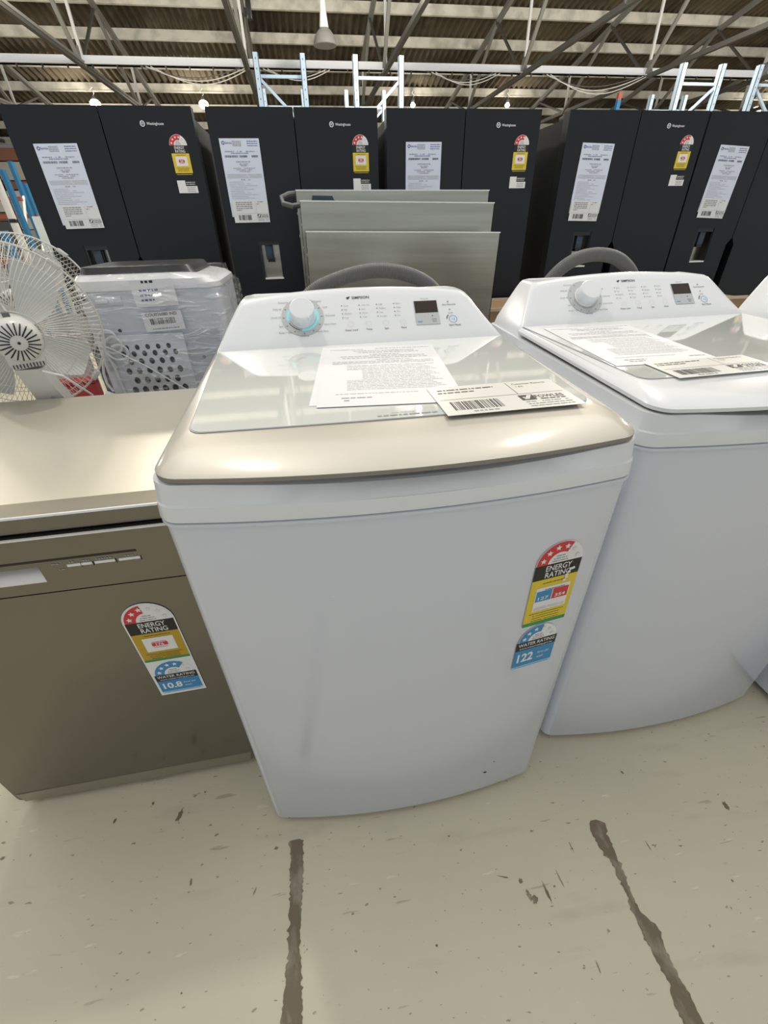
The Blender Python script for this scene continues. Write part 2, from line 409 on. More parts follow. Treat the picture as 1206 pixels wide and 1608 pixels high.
for a_, b_, l_ in ((-3, -.9, 'leftmost'), (-.5, .9, 'left of the bell lamp'), (3.4, 5.0, 'right of the middle'), (6.3, 8.9, 'rightmost')):
    t = empty('hanging_cable', (a_, 13.83, 4.2), 0, 'pale cables sagging below the long white beam, '+l_, 'cable', 'cables sagging below the beam')
    for s_ in range(3):
        g = MB(); g.tube([((b_-a_)*k/12+.1*s_, 0, -(.16+.05*s_)*math.sin(PI*k/12)*(b_-a_)/2) for k in range(13)], .009, ROD if s_ else GREYH, 5); g.build('cable_strand', t)
# high bay bell lamp
t = empty('pendant_lamp', (.90, 12, 4.14), 0, 'grey bell-shaped pendant lamp hanging from the roof', 'lamp')
g = MB(); g.lathe([(.215, 0), (.225, .01), (.22, .05), (.19, .13), (.13, .2), (.08, .24), (.075, .235), (.12, .19), (.18, .12), (.205, .04), (.2, .005)], BELL, 40); g.build('lamp_shade', t)
g = MB(); g.lathe([(.075, .22), (.085, .26), (.06, .45), (.05, .62), (.02, .64)], ROD, 20); g.build('lamp_housing', t)
g = MB(); g.tube([(0, 0, .62), (0, 0, roofz(12)-4.14)], .02, ROD, 8); g.build('hanging_rod', t)
g = MB(); g.lathe([(.0, .12), (.06, .11), (.07, .06), (.0, .03)], LWHT, 20); g.build('bulb', t)
t = empty('hanging_plug', (-.47, 12, 4.6), 0, 'small black plug hanging on a cord left of the bell lamp', 'cord')
g = MB(); g.tube([(0, 0, .1), (0, 0, 2)], .02, BLACK, 6); g.build('cord', t)
g = MB(); g.box(-.05, .05, -.04, .04, -.15, .12, BLACK, .02); g.box(-.09, -.03, -.04, .04, -.1, .0, BLACK); g.build('plug', t)
# small glowing lamps
LL = [(-5.94, 4.62, 1.15), (-2.62, 4.63, 1.1), (4.38, 4.66, .62), (7.83, 4.68, .62), (17.98, 4.60, 1.25)]
lb = ['glowing white lamp on a hook above the leftmost fridge', 'glowing white lamp above the gap between the two left fridges', 'small glowing lamp above the middle fridge, left of its door gap', 'small glowing lamp above the middle fridge, right of its door gap', 'glowing white lamp at the right edge above the fridges']
for (x, z, k_), l in zip(LL, lb):
    t = empty('hanging_lamp', (x, 19.8, z), 0, l, 'lamp', 'small lamps hung from the roof')
    g = MB(); g.lathe([(0, -.12*k_), (.08*k_, -.10*k_), (.13*k_, -.04*k_), (.13*k_, .02*k_), (.08*k_, .07*k_), (0, .085*k_)], LAMP, 20); g.build('bulb', t)
    g = MB(); g.lathe([(.06, .06), (.06, .12), (.03, .18), (0, .18)], GREYH, 14); g.build('lamp_holder', t)
    g = MB(); g.tube([(0, 0, .17), (.05, 0, .24), (-.04, 0, .31), (.04, 0, .37), (.0, 0, .40)], .014, ROD, 6); g.build('hook', t)
    g = MB(); g.tube([(0, 0, .38), (0, 0, roofz(19.8)-z)], .008, ROD, 5); g.build('hanging_wire', t)
    bulb_and_fill_light((x, 19.6, z-.22), 35*k_, .1)
# galvanised pallet rack frames behind the fridges
def rack_frame(x, y, wd, z1, label, flip=False):
    t = empty('pallet_rack', (x, y, 0), 0, label, 'pallet rack', 'galvanised racks behind the fridges')
    for s_ in (0, wd):
        g = MB(); g.box(s_-.045, s_+.045, -.05, -.04, 0, z1, GALV); g.box(s_-.045, s_-.037, -.05, .05, 0, z1, GALV); g.box(s_+.037, s_+.045, -.05, .05, 0, z1, GALV)
        g.box(s_-.075, s_+.075, -.08, .08, 0, .01, GALV)
        for k in range(18): g.box(s_-.006, s_+.006, -.0512, -.0495, z1-.08-.12*k, z1-.06-.12*k, GREYH)
        g.build('upright', t)
    for z_ in (z1-.27, z1-1.75):
        g = MB(); g.box(.03, wd-.03, -.02, .02, z_-.02, z_+.02, GALV); g.build('brace', t)
    a, b_ = ((.03, wd-.03) if not flip else (wd-.03, .03))
    g = MB(); g.beam((a, 0, z1-.30), (b_, 0, z1-.92), .04, .04, GALV); g.build('brace', t)
    g = MB(); g.beam((b_, 0, z1-.95), (a, 0, z1-1.6), .04, .04, GALV); g.build('brace', t)
    return t
rack_frame(-.385, 10, .75, 3.56, 'tall galvanised rack frame above the second fridge, braced down to the right')
rack_frame(1.225, 10, .775, 3.56, 'tall galvanised rack frame above the middle fridges, braced down to the left', True)
rack_frame(7.27, 10, .80, 3.56, 'tall galvanised rack frame on the right with a diagonal brace', True)
rack_frame(8.86, 10, .80, 3.56, 'tall galvanised rack frame nearest the right edge')
rack_frame(-.394, 12.3, .785, 3.575, 'galvanised rack frame further back, behind the left one')
rack_frame(1.29, 12.3, .80, 3.575, 'galvanised rack frame further back, behind the middle one', True)
rack_frame(8.33, 12.3, .85, 3.57, 'galvanised rack frame further back on the right')
t = empty('painted_post', (7.52, 12.3, 0), 0, 'red and blue painted post top above the right-hand fridge', 'post')
g = MB(); g.box(-.04, .04, -.04, .04, 0, 3.48, BLUER); g.build('post', t)
g = MB(); g.box(-.042, .042, -.042, .042, 3.48, 3.60, ORNG); g.build('post_cap', t)
# racking seen at the left edge
t = empty('pallet_rack', (-3.75, 8.2, 0), 0, 'blue pallet rack with orange beams at the left edge', 'pallet rack')
for (x, y, z1, wd) in ((.19, -.7, 1.9, .045), (-.14, .3, 2.08, .045), (-.29, .8, 1.87, .045), (-1.9, -.7, 2, .05), (-1.9, .3, 2, .05), (.42, -1.7, 1.27, .06)):
    g = MB(); g.box(x-wd/2, x+wd/2, y-.04, y+.04, 0, z1, BLUER); g.build('upright', t)
for z_, y in ((1.63, -.2), (1.45, .4), (.9, -.2), (.9, .4)):
    g = MB(); g.box(-1.9, .05 if z_ > 1.5 else -.1, y-.025, y+.025, z_-.025, z_+.025, ORNG); g.build('beam', t)
for z0_ in (.55, 1.15):
    g = MB(); g.beam((.15, -.7, z0_), (-.14, .3, z0_+.55), .025, .025, ROD); g.build('brace', t)
t = empty('painted_column', (-2.94, 6, 0), 0, 'round white steel column at the left edge beyond the fans', 'column')
g = MB(); g.tube([(0, 0, 0), (0, 0, 1.72)], .036, COLW, 20); g.build('shaft', t)
g = MB(); g.lathe([(.036, 1.33), (.042, 1.335), (.042, 1.36), (.036, 1.365)], BLACK, 20); g.build('collar', t)
g = MB(); g.box(-.16, .16, -.16, .16, 0, .015, COLW); g.build('base_plate', t)
t = empty('white_board', (-3.60, 8.0, 0), 0, 'plain white board standing beside the leftmost fridge', 'board')
g = MB(); g.box(-.06, .10, -.02, .02, 1.0, 1.43, mat('board_white', (.80, .88, .88), .4), .004); g.build('panel', t)
g = MB(); g.box(-.01, .03, -.015, .015, 0, 1.0, STEEL); g.box(-.15, .17, -.15, .15, 0, .02, STEEL); g.build('stand', t)
# goods stacked against the far wall at the left edge
GOOD = [mat('goods_%d' % i, c_, .7) for i, c_ in enumerate(((.45, .43, .38), (.20, .12, .07), (.60, .58, .54), (.25, .10, .06), (.35, .30, .22), (.10, .10, .11)))]
rn = random.Random(4)
for k in range(6):
    t = empty('stacked_cartons', (-11.9+k*.95, 20, 0), 0, 'far stack of brown and grey cartons behind the blue rack, stack %s from the left' % ['first', 'second', 'third', 'fourth', 'fifth', 'sixth'][k], 'cartons', 'cartons far behind the blue rack')
    z = 0
    while z < 3.3:
        h = rn.choice((.25, .35, .5)); g = MB(); g.box(-.42+rn.uniform(0, .05), .42, -.4, .4, z, z+h-.03, rn.choice(GOOD), .01); g.build('carton', t); z += h

# ================================================================== FRIDGES
FW, FT = .896, 1.7545
def fridge():
    t = empty('french_door_fridge')
    g = MB(); g.box(.012, FW-.012, .085, .72, .03, 1.725, BLACKS, .006)
    for x in (.06, FW-.06):
        g.box(x-.04, x+.04, .03, .16, 1.722, 1.745, BLACK, .004)
    g.box(.02, FW-.02, .05, .7, 0, .05, BLACK); g.build('cabinet', t)
    zb = .745; c = FW/2
    hx0, hx1, hz0, hz1 = .165, .288, .972, 1.172
    ld = MB(); xi = c-.0025; fl = .027; y1 = .07
    ld.prism([(0.004, zb), (hx0, zb), (hx0, FT), (.004, FT)], 0, y1, BLACKF)
    ld.prism([(hx1, zb), (xi-fl, zb), (xi-fl, 1.07), (xi, 1.112), (xi, FT), (hx1, FT)], 0, y1, BLACKF)
    ld.box(hx0, hx1, 0, y1, zb, hz0, BLACKF); ld.box(hx0, hx1, 0, y1, hz1, FT, BLACKF)
    ldo = ld.build('upper_door', t)
    d = MB(); d.box(hx0, hx1, .055, .066, hz0, hz1, STEELP)
    d.box(hx0, hx0+.012, .004, .06, hz0+.0, hz1, BLACK); d.box(hx1-.005, hx1, .004, .06, hz0, hz1, BLACK)
    d.box(hx0, hx1, .004, .06, hz1-.022, hz1, BLACK)
    d.box(hx0+.012, hx1, .0, .055, hz0, hz0+.008, STEELB); d.build('water_dispenser', ldo)
    d = MB(); d.box(hx0+.035, hx0+.078, .012, .05, hz1-.095, hz1-.02, NAVY, .004); d.box(hx0+.042, hx0+.082, .02, .05, hz1-.11, hz1-.09, BLACK); d.build('dispenser_lever', ldo)
    rd = MB(); xo = c+.0025
    rd.prism([(FW-.004, zb), (FW-.004, FT), (xo, FT), (xo, 1.112), (xo+fl, 1.07), (xo+fl, zb)][::-1], 0, y1, BLACKF)
    rdo = rd.build('upper_door', t)
    for x0_, x1_ in ((.004, c-.0025), (c+.0025, FW-.004)):
        g = MB(); g.box(x0_, x1_, 0, y1, .06, .715, BLACKF, .002); g.box(x0_, x1_, .012, y1, .715, .738, BLACK); g.build('lower_door', t)
    a = Art(.0006)
    a.arc(.195, 1.687, .0085, .012, 0, 2*PI, STEELB, 1, 20); a.text('W', .195, 1.682, .014, .011, STEELB, 1, .02, 'c')
    a.text('Westinghouse', .215, 1.682, .082, .011, STEELB, 1, .012)
    for i, v in enumerate(a.mb.v): a.mb.v[i] = (v[0]+c, v[1], v[2])
    o = a.build('logo', rdo, FRONT(0, -.0005, 0))
    a = Art(.0006); energy(a, .088, .158, None, '396', green=False, stars=4, frac=.63)
    a.build('energy_rating_sticker', rdo, FRONT(c+.302, -.0005, 1.488))
    a = Art(.0006); a.rect(0, 0, .10, .055, LWHT, 1); a.rect(.042, .031, .10, .055, BLACKS, 2)
    for k in range(3): a.dashes(.046, .09, .006+k*.008, .003, INKG, 2, k)
    a.dashes(.046, .092, .045, .003, LWHT, 3, 7); a.dashes(.046, .092, .037, .003, LWHT, 3, 9)
    a.build('information_sticker', rdo, FRONT(c+.298, -.0005, 1.402))
    return t
FR = fridge()
FY = 3.061
fx = [(-1.365, 'dark four-door fridge at the left end, its front behind the standing fan'),
      (-.409, 'dark four-door fridge second from the left, just left of the steel panels'),
      (.528, 'dark four-door fridge in the middle, behind the leaning steel panels'),
      (1.587, 'dark four-door fridge behind the grey hose of the right washing machine'),
      (2.486, 'dark four-door fridge at the right edge, its right door cut by the frame')]
for i, (x, l) in enumerate(fx):
    f = FR if i == 0 else copy_tree(FR)
    f.location = (x, FY, 0); tag(f, l, 'fridge', 'dark fridges along the back')

# sheets taped on the fridges: product sheet with an auction label over its foot
def product_sheet(name='paper_sheet'):
    a = Art(.0007); a.sheet(0, 0, .205, .34, SHEETB, .0006)
    a.arc(.018, .322, .004, .008, 0, 2*PI, INKB, 1, 12); a.text('Electrolux', .028, .318, .035, .009, INKB, 1, .01)
    for k in range(4): a.dashes(.065, .11, .327-.006*k, .003, INKG, 1, k)
    for k in range(3): a.dashes(.14, .195, .327-.009*k, .003, INKB, 1, 5+k)
    a.dashes(.02, .19, .285, .004, INKG, 1, 11, .5); a.dashes(.05, .14, .278, .003, INKB, 1, 12)
    a.barcode(.015, .262, .085, .271, 1, 4); a.barcode(.092, .262, .132, .271, 1, 5); a.barcode(.155, .262, .188, .271, 1, 6)
    a.dashes(.07, .145, .242, .004, INKG, 1, 21); a.dashes(.085, .13, .233, .003, INKG, 1, 22); a.dashes(.09, .125, .226, .004, INKG, 1, 23)
    for k in range(3): a.dashes(.05+.015*k, .165-.015*k, .215-.007*k, .003, INKG, 1, 30+k)
    for k in range(4): a.dashes(.012, .195, .190-.005*k, .0022, INKL, 1, 40+k)
    a.dashes(.08, .13, .165, .004, INKG, 1, 50)
    for k in range(12): a.dashes(.016, .09+.09*((k*7) % 5)/5, .156-.008*k, .0026, INKL, 1, 60+k)
    for k in range(5): a.dashes(.016, .195, .060-.008*k, .0026, INKL, 1, 90+k)
    return a.build(name)
def auction_label(name='auction_label'):
    a = Art(.0007); w_, h_ = .195, .105
    a.sheet(0, 0, w_, h_, LABELW, .0006)
    for k in range(5): a.dashes(.02, .11 if k < 4 else .05, .092-.009*k, .0045, INKG, 1, k)
    a.dashes(.132, .17, .094, .004, INKG, 1, 8); a.dashes(.134, .148, .084, .004, INKG, 1, 9)
    a.rect(.01, .042, .19, .0428, INKG, 1); a.rect(.128, .042, .1288, .1, INKG, 1)
    a.barcode(.026, .012, .095, .036, 1, 9)
    a.rect(.130, .024, .147, .039, INK, 1); a.poly([(.132, .026), (.140, .026), (.146, .037), (.138, .037)], LABELW, 2)
    a.text('FOWLES', .149, .031, .04, .007, INK, 1, .01); a.dashes(.152, .19, .025, .003, INK, 1, 13)
    for k in range(3): a.dashes(.132, .188, .019-.006*k, .002, INKG, 1, 14+k)
    return a.build(name)
# product sheets: (x, z of foot, tilt)
ps = product_sheet(); al = auction_label()
SH = [(-1.262, 1.269, .01, -1.250, 1.252, 'the leftmost fridge'), (-.362, 1.290, 0, -.352, 1.262, 'the second fridge from the left'),
      (.640, 1.275, 0, .650, 1.245, 'the middle fridge behind the steel panels'), (1.690, 1.272, -.03, 1.692, 1.232, 'the fridge behind the hose on the right'), (2.600, 1.262, -.05, 2.603, 1.232, 'the rightmost fridge')]
for i, (x, z, r_, x2, z2, nm) in enumerate(SH):
    o = ps if i == 0 else ps.copy()
    if i: COL.objects.link(o)
    o.matrix_world = FRONT(x, FY-.0022, z) @ Matrix.Rotation(r_, 4, 'Z'); tag(o, 'white printed sheet taped on '+nm, 'paper sheet', 'sheets taped on the fridges')
    o = al if i == 0 else al.copy()
    if i: COL.objects.link(o)
    o.matrix_world = FRONT(x2, FY-.006, z2) @ Matrix.Rotation(r_, 4, 'Z'); tag(o, 'barcode label below the sheet on '+nm, 'label', 'barcode labels on the fridges')

# ================================================================== steel panel appliances
def steel_unit(x, y, w_, h, tilt, label, cap=False):
    t = empty('steel_panel', (x, y, 0), 0, label, 'steel panel'); t.rotation_euler = (0, R(tilt), 0)
    g = MB(); g.box(0, w_, 0, .004, .01, h, STEELP); g.box(0, w_, -.0012, .02, h-.0045, h, mat('painted_edge_highlight', (.92, .92, .88), .4)); g.box(0, .0015, 0, .02, .01, h, STEELB); g.box(w_-.003, w_, 0, .02, .01, h, STEELB); g.build('face_sheet', t)  # pale non-metal lip paints the bright highlight along the top edge
    g = MB(); g.box(.004, w_-.004, .02, .085, .0, h-.02, BLACK, .002); g.build('back_box', t)
    for z in (h-.09, h-.18, h-.42, h-.62):
        g = MB(); g.lathe([(0, -.004), (.006, -.003), (.006, 0), (0, .001)], STEELB, 10); 
        for i, v in enumerate(g.v): g.v[i] = (.0-v[2]-.001, .05+v[0], z+v[1])
        g.build('screw', t)
    return t
steel_unit(-.004, 2.2, .872, 1.222, 1.5, 'front steel panel of three standing before the middle fridge')
steel_unit(-.012, 2.34, .895, 1.333, 1.3, 'middle steel panel of the three, its top above the front one')
t = steel_unit(-.012, 2.48, .93, 1.378, .7, 'rear steel panel of the three, tallest, with a round bar at its left')
g = MB(); g.tube([(.0, .02, 1.365), (-.03, .0, 1.362), (-.065, -.02, 1.348), (-.06, -.04, 1.325), (-.02, -.05, 1.315), (.01, -.02, 1.32)], .011, GREYH, 10); g.build('rubber_bar', t)
g = MB(); g.prism([(.06, 1.30), (.19, 1.30), (.165, 1.353), (.075, 1.355)], -.03, .0, NAVY); g.build('hinge_cover', t)
# cardboard cartons behind the washers
def carton(x0_, x1_, y0_, y1_, h, label, name='cardboard_carton'):
    t = empty(name, ((x0_+x1_)/2, (y0_+y1_)/2, 0), 0, label, 'carton', 'cartons behind the washing machines'); a, b_ = (x1_-x0_)/2, (y1_-y0_)/2
    g = MB(); g.box(-a, a, -b_, b_, 0, h-.015, CARD); g.build('body', t)
    for s_ in (-1, 1):
        g = MB(); g.box(-a, a, s_*b_-.004, s_*b_+.004, h-.017, h, CARDL); g.build('flap', t)
carton(.93, 1.85, 2.62, 3.0, .814, 'brown cardboard carton seen between the two white washing machines')
carton(1.89, 2.78, 2.62, 3.0, .814, 'brown cardboard carton seen between the right washing machine and the edge one')

# ================================================================== WASHERS
W = .668
def ring(u0, u1, v0, v1, z, rf, rb, bul=0, nf=14, zf=None):
    pts = []
    def arc(cx, cy, r_, a0, a1, n=6):
        for k in range(n+1):
            a = a0+(a1-a0)*k/n; pts.append((cx+r_*math.cos(a), cy+r_*math.sin(a)))
    arc(u0+rf, v0+rf, rf, PI, 1.5*PI)
    for k in range(1, nf): pts.append((u0+rf+(u1-u0-2*rf)*k/nf, v0))
    arc(u1-rf, v0+rf, rf, 1.5*PI, 2*PI)
    arc(u1-rb, v1-rb, rb, 0, .5*PI); arc(u0+rb, v1-rb, rb, .5*PI, PI)
    c = (u0+u1)/2; hw = (u1-u0)/2; vm = v0+.12; out = []
    for x, y in pts:
        wt = max(0, min(1, (vm-y)/(vm-v0))); y2 = y-bul*(1-((x-c)/hw)**2)*wt
        out.append((x, y2, (zf(x, y2) if zf else z)))
    return out
D = .69
BUL = .032
def washer(lidmat, rimmat, sticker=True):
    t = empty('top_loader_washing_machine')
    g = MB()
    e = .006
    rs = [ring(.003, W-.003, .002, D, .018, .022, .02, BUL), ring(0, W, 0, D, .022, .022, .02, BUL), ring(-.006, W+.006, 0, D, .911, .024, .02, BUL), ring(-.0085, W+.0085, -.0045, D, .9125, .026, .02, BUL), ring(-.0085, W+.0085, -.0045, D, .9165, .026, .02, BUL), ring(-.006, W+.006, -.002, D, .9172, .026, .02, BUL), ring(0, W, .006, D, .9172, .024, .02, BUL)]
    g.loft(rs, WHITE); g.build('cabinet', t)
    g = MB(); g.loft([ring(.03, W-.03, .03, D-.03, 0, .02, .02), ring(.03, W-.03, .03, D-.03, .025, .02, .02)], BLACK); g.build('base_foot', t)
    # deck / fascia
    g = MB(); e = -.011
    dip = lambda x: .016*max(0, 1-((x-W*.52)/(.27))**2)**1.0
    rs = [ring(0, W, .008, D, .914, .022, .02, BUL), ring(0, W, .008, D, .9190, .022, .02, BUL), ring(e, W-e, -.003, D, .9192, .03, .02, BUL),
          ring(e, W-e, -.0035, D, .922, .03, .02, BUL), ring(e+.002, W-e-.002, -.003, D, .942, .03, .02, BUL), ring(e+.003, W-e-.003, -.0015, D, .945, .03, .02, BUL),
          ring(e+.006, W-e-.006, .001, D, .9735, .03, .02, BUL), ring(.003, W-.003, .006, D, .975, .03, .02, BUL), ring(.02, W-.02, .06, D, .9755, .03, .02, BUL*.5)]
    def dipped(r_):
        out = []
        for x, y, z in r_:
            if y < .1 and z > .943: k_ = dip(x); z2 = z-k_*(.15 if z < .95 else 1); y = y+k_*(0 if z < .95 else .95); z = z2
            out.append((x, y, z))
        return out
    rs = [dipped(r_) for r_ in rs]
    # side walls rise toward the back
    def rise(r_): return [(x, y, z+(.022*max(0, min(1, (y-.08)/.43)) if z > .965 else 0)) for x, y, z in r_]
    rs = [rise(r_) for r_ in rs]
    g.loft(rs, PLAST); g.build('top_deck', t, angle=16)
    # lid
    lz = lambda y: .978+.022*max(0, min(1, y/.5))
    zg = lambda x, y: 1.004+.010*max(0, (y-.09)/.43)
    L0 = ring(.006, W-.006, .004, .515, 0, .030, .004, BUL+.002, zf=lambda x, y: lz(y)-.002)
    L0b = ring(.02, W-.02, .03, .515, 0, .030, .004, BUL, zf=lambda x, y: lz(y)-.002)
    L1 = ring(.001, W-.001, -.002, .516, 0, .032, .004, BUL+.003, zf=lambda x, y: min(lz(y)+.000, zg(x, y)-.012))
    L2 = ring(.001, W-.001, -.002, .516, 0, .032, .004, BUL+.003, zf=lambda x, y: min(lz(y)+.006, zg(x, y)-.007))
    L3 = ring(.004, W-.004, .004, .517, 0, .033, .004, BUL, zf=lambda x, y: min(lz(y)+.010, zg(x, y)-.004))
    L3b = ring(.013, W-.013, .034, .518, 0, .036, .004, BUL*.8, zf=lambda x, y: min(lz(y)+.0175, zg(x, y)-.0012))
    gl = dict(u0=.034, u1=W-.034)
    def glass_ring(off, z):
        # trapezoid: wider at the back
        r_ = ring(.034+off, W-.034-off, .084+off, .518, 0, .022, .003, .006)
        out = []
        for x, y, _ in r_:
            k = (y-.084)/.434; x2 = W/2+(x-W/2)*(1+.075*k); out.append((x2, y, zg(x, y)+z))
        return out
    L4 = glass_ring(0, -.0005)
    g = MB(); g.loft([L0b, L0, L1], TAUPE, True, False); g.loft([L1, L2], rimmat if rimmat is PLAST else TAUPE, False, False)
    g.loft([L2, L3, L3b, L4], rimmat, False, True); lid = g.build('lid', t, angle=50)
    g = MB(); g.loft([glass_ring(.0015, 0), glass_ring(.0015, .001)], lidmat, True, True); gp = g.build('glass_panel', lid, angle=30)
    g = MB(); g.loft([glass_ring(-.0005, -.0002), glass_ring(-.0005, .0004), glass_ring(.0015, .0004)], SEAM, False, False); g.build('glass_seal', lid, angle=30)
    a = Art(.0003); a.text('Soft Closing Lid', .345, .012, .055, .0045, INKG, 1, 0, 'c', None) if False else None
    a.text('Soft Closing Lid', .0, .009, .045, .0045, INKG, 1, 0, 'c'); a.dashes(-.045, .045, .0, .004, INKG, 1, 3)
    a.build('lid_print', lid, frame((.345, .088, zg(0, .088)+.0014), (1, .0, 0), (0, 1, .02)))
    # console
    P0 = Vector((0, .51, 1.014)); sv = Vector((0, .09, .089)).normalized()
    zt = lambda x: 1.102+.010*(1-((x-.32)/.27)**2)
    g = MB()
    def crow(z, inl, inr, vf, rf=.015, arch=0):
        r_ = ring(inl, W-inr, vf, D-.01, z, rf, .012, 0, 16); c = (inl+W-inr)/2; hw = (W-inr-inl)/2
        q_ = lambda x: arch*max(0, 1-((x-c)/hw)**2)
        return [(x, y+(q_(x) if y < .62 else 0), zz+q_(x)) for x, y, zz in r_]
    rs = [crow(.985, .000, .000, .505), crow(1.004, .004, .004, .503, .012), crow(1.014, .008, .008, .510, .012), crow(1.03, .018, .022, .5262, .012, .001),
          crow(1.060, .037, .046, .5565, .013, .005), crow(1.088, .056, .067, .5848, .014, .010), crow(1.098, .064, .076, .595, .016, .012), crow(1.1025, .070, .083, .603, .018, .0125), crow(1.104, .08, .093, .612, .018, .0125)]
    g.loft(rs, PLAST); g.build('control_console', t, angle=28)
    nrm = Vector((1, 0, 0)).cross(sv).normalized()
    # the face: art plane lifted to clear the slight arch
    CF = frame(P0+nrm*.0008, (1, 0, 0), sv)
    a = Art(.0002)
    cx, cs = .2010, .0765
    a.arc(cx, cs, .030, .0475, 0, 2*PI, DIALG, 1, 48)
    if lidmat is GLASSW and rimmat is GOLD:
        a.arc(cx, cs, .0335, .0348, R(-155), R(-104), INK, 3, 8); a.arc(cx, cs, .0300, .0365, R(-96), R(32), TEAL, 2, 16); a.arc(cx, cs, .0300, .0365, R(150), R(196), TEAL, 2, 8)
    else: a.arc(cx, cs, .0325, .0337, R(-170), R(-20), INKG, 2, 12)
    for k in range(11):
        an = R(-90+(k-5)*29.5); ca, sa = math.cos(an), math.sin(an); r0_, r1_ = .0405, .0442
        a.poly([(cx+r0_*ca-.0007*sa, cs+r0_*sa+.0007*ca), (cx+r0_*ca+.0007*sa, cs+r0_*sa-.0007*ca), (cx+r1_*ca+.0007*sa, cs+r1_*sa-.0007*ca), (cx+r1_*ca-.0007*sa, cs+r1_*sa+.0007*ca)], INK, 2)
    for t_, x, y, al_ in (('Favourite', .171, .113, 'r'), ('Daily 60', .155, .0965, 'r'), ('Quick 25', .152, .0755, 'r'), ('Spin', .156, .053, 'r'), ('Rinse + Spin', .174, .037, 'r'), ('Bedding', .2015, .027, 'c'),
                          ('Heavy Duty', .228, .036, 'l'), ('Hand Wash', .247, .053, 'l'), ('Delicates', .252, .075, 'l'), ('Cold', .247, .097, 'l'), ('Regular', .229, .113, 'l')):
        a.text(t_, x, y, None, .0042, INKG, 1, .0, al_)
    a.rect(.304, .1185, .3095, .1215, INK, 1); a.poly([(.304, .117), (.308, .1165), (.313, .1225), (.309, .123)], INK, 1)
    a.text('SIMPSON', .3165, .1165, .040, .0066, INK, 1, .012)
    cols = [(.291, ('Auto', 'Full', 'Medium', 'Low'), 'Water Level', .307), (.3315, ('Very Hot', 'Hot', 'Warm', 'Cold'), 'Temp', .348), (.372, ('High', 'Medium', 'Low', 'No Spin'), 'Spin', .3885), (.4125, ('Extra', 'Deep', 'Fast', 'Eco'), 'Rinse', .4285)]
    for x, ws, nm, xc in cols:
        for k, t_ in enumerate(ws):
            a.arc(x, .0995-.0103*k, 0, .0012, 0, 2*PI, INK, 1, 10); a.text(t_, x+.005, .0978-.0103*k, None, .0036, INKG, 1)
        a.text(nm, xc, .0345, None, .0042, INK, 1, .004, 'c'); a.arc(xc, .051, .0062, .0068, 0, 2*PI, mat('faint_ring', (.66, .67, .67), .4), 1, 20)
    a.rect(.459, .0405, .516, .103, LCDG, 1); a.rect(.4605, .071, .5145, .1025, LCD, 2)
    a.text('Favourite', .487, .107, None, .0035, INKG, 1, 0, 'c'); a.text('Delay', .503, .052, None, .0036, INK, 2, 0, 'c'); a.text('Start', .503, .0465, None, .0036, INK, 2, 0, 'c')
    a.rect(.463, .047, .474, .049, BLU, 2); a.rect(.463, .052, .470, .0535, BLUL, 2)
    a.rect(.480, .061, .482, .0625, INKG, 2); a.rect(.498, .061, .501, .0635, INK, 2)
    a.arc(.548, .0515, .0088, .0098, 0, 2*PI, BLU, 1, 30); a.text('>||', .548, .0488, None, .0055, BLU, 1, 0, 'c')
    a.arc(.5475, .0515, .0135, .0155, R(130), R(175), INK, 1, 6)
    a.text('Start Pause', .550, .034, None, .0045, INK, 1, .006, 'c'); a.text('Save Favourite', .5435, .0885, None, .004, INK, 1, .003, 'c'); a.text('Lock', .5445, .066, None, .0038, INK, 1, 0, 'c')
    a.arc(.542, .098, 0, .002, 0, 2*PI, INKG, 1, 10); a.arc(.5435, .077, 0, .0018, 0, 2*PI, INKG, 1, 10)
    a.build('control_print', t, CF)
    g = MB(); g.T = CF @ Matrix.Translation((cx, cs, 0))
    g.lathe([(.0295, 0), (.0295, .002), (.0282, .003), (.0272, .0285), (.0265, .0298), (.0250, .0303), (.0248, .0304), (.001, .0304)], PLAST, 56)
    kb = g.build('dial_knob', t, angle=24)
    g = MB(); g.T = CF @ Matrix.Translation((cx, cs, 0)) @ Matrix.Rotation(R(-60), 4, 'Z'); g.box(.020, .0292, -.0022, .0022, .004, .0308, PLAST, .0008); g.build('pointer', kb)
    return t
def place_sticker_washer(t):
    # on the curved front near its right side: tangent plane
    uc = .575; v = -BUL*(1-((uc-W/2)/(W/2))**2); sl = 2*BUL*(uc-W/2)/(W/2)**2
    xd = Vector((1, sl, 0))
    a = Art(.0003); energy(a, .088, .188, '127', '354', stars=4, frac=.66)
    # scuffed corner of the black band
    for k, (x, y) in enumerate(((.063, .108), (.066, .114), (.064, .102), (.068, .12), (.073, .121), (.061, .097))): a.poly([(x, y), (x+.006, y+.002), (x+.004, y+.007), (x-.001, y+.006)], LWHT, 5)
    a.build('energy_rating_sticker', t, frame((uc-.040*1, v-.0012-.040*sl, .629), xd, (0, 0, 1)))
    a = Art(.0003); water(a, .086, .118, '122', 'litres', 3, .56)
    a.build('water_rating_sticker', t, frame((uc-.042, v-.0012-.042*sl, .508), xd, (0, 0, 1)))

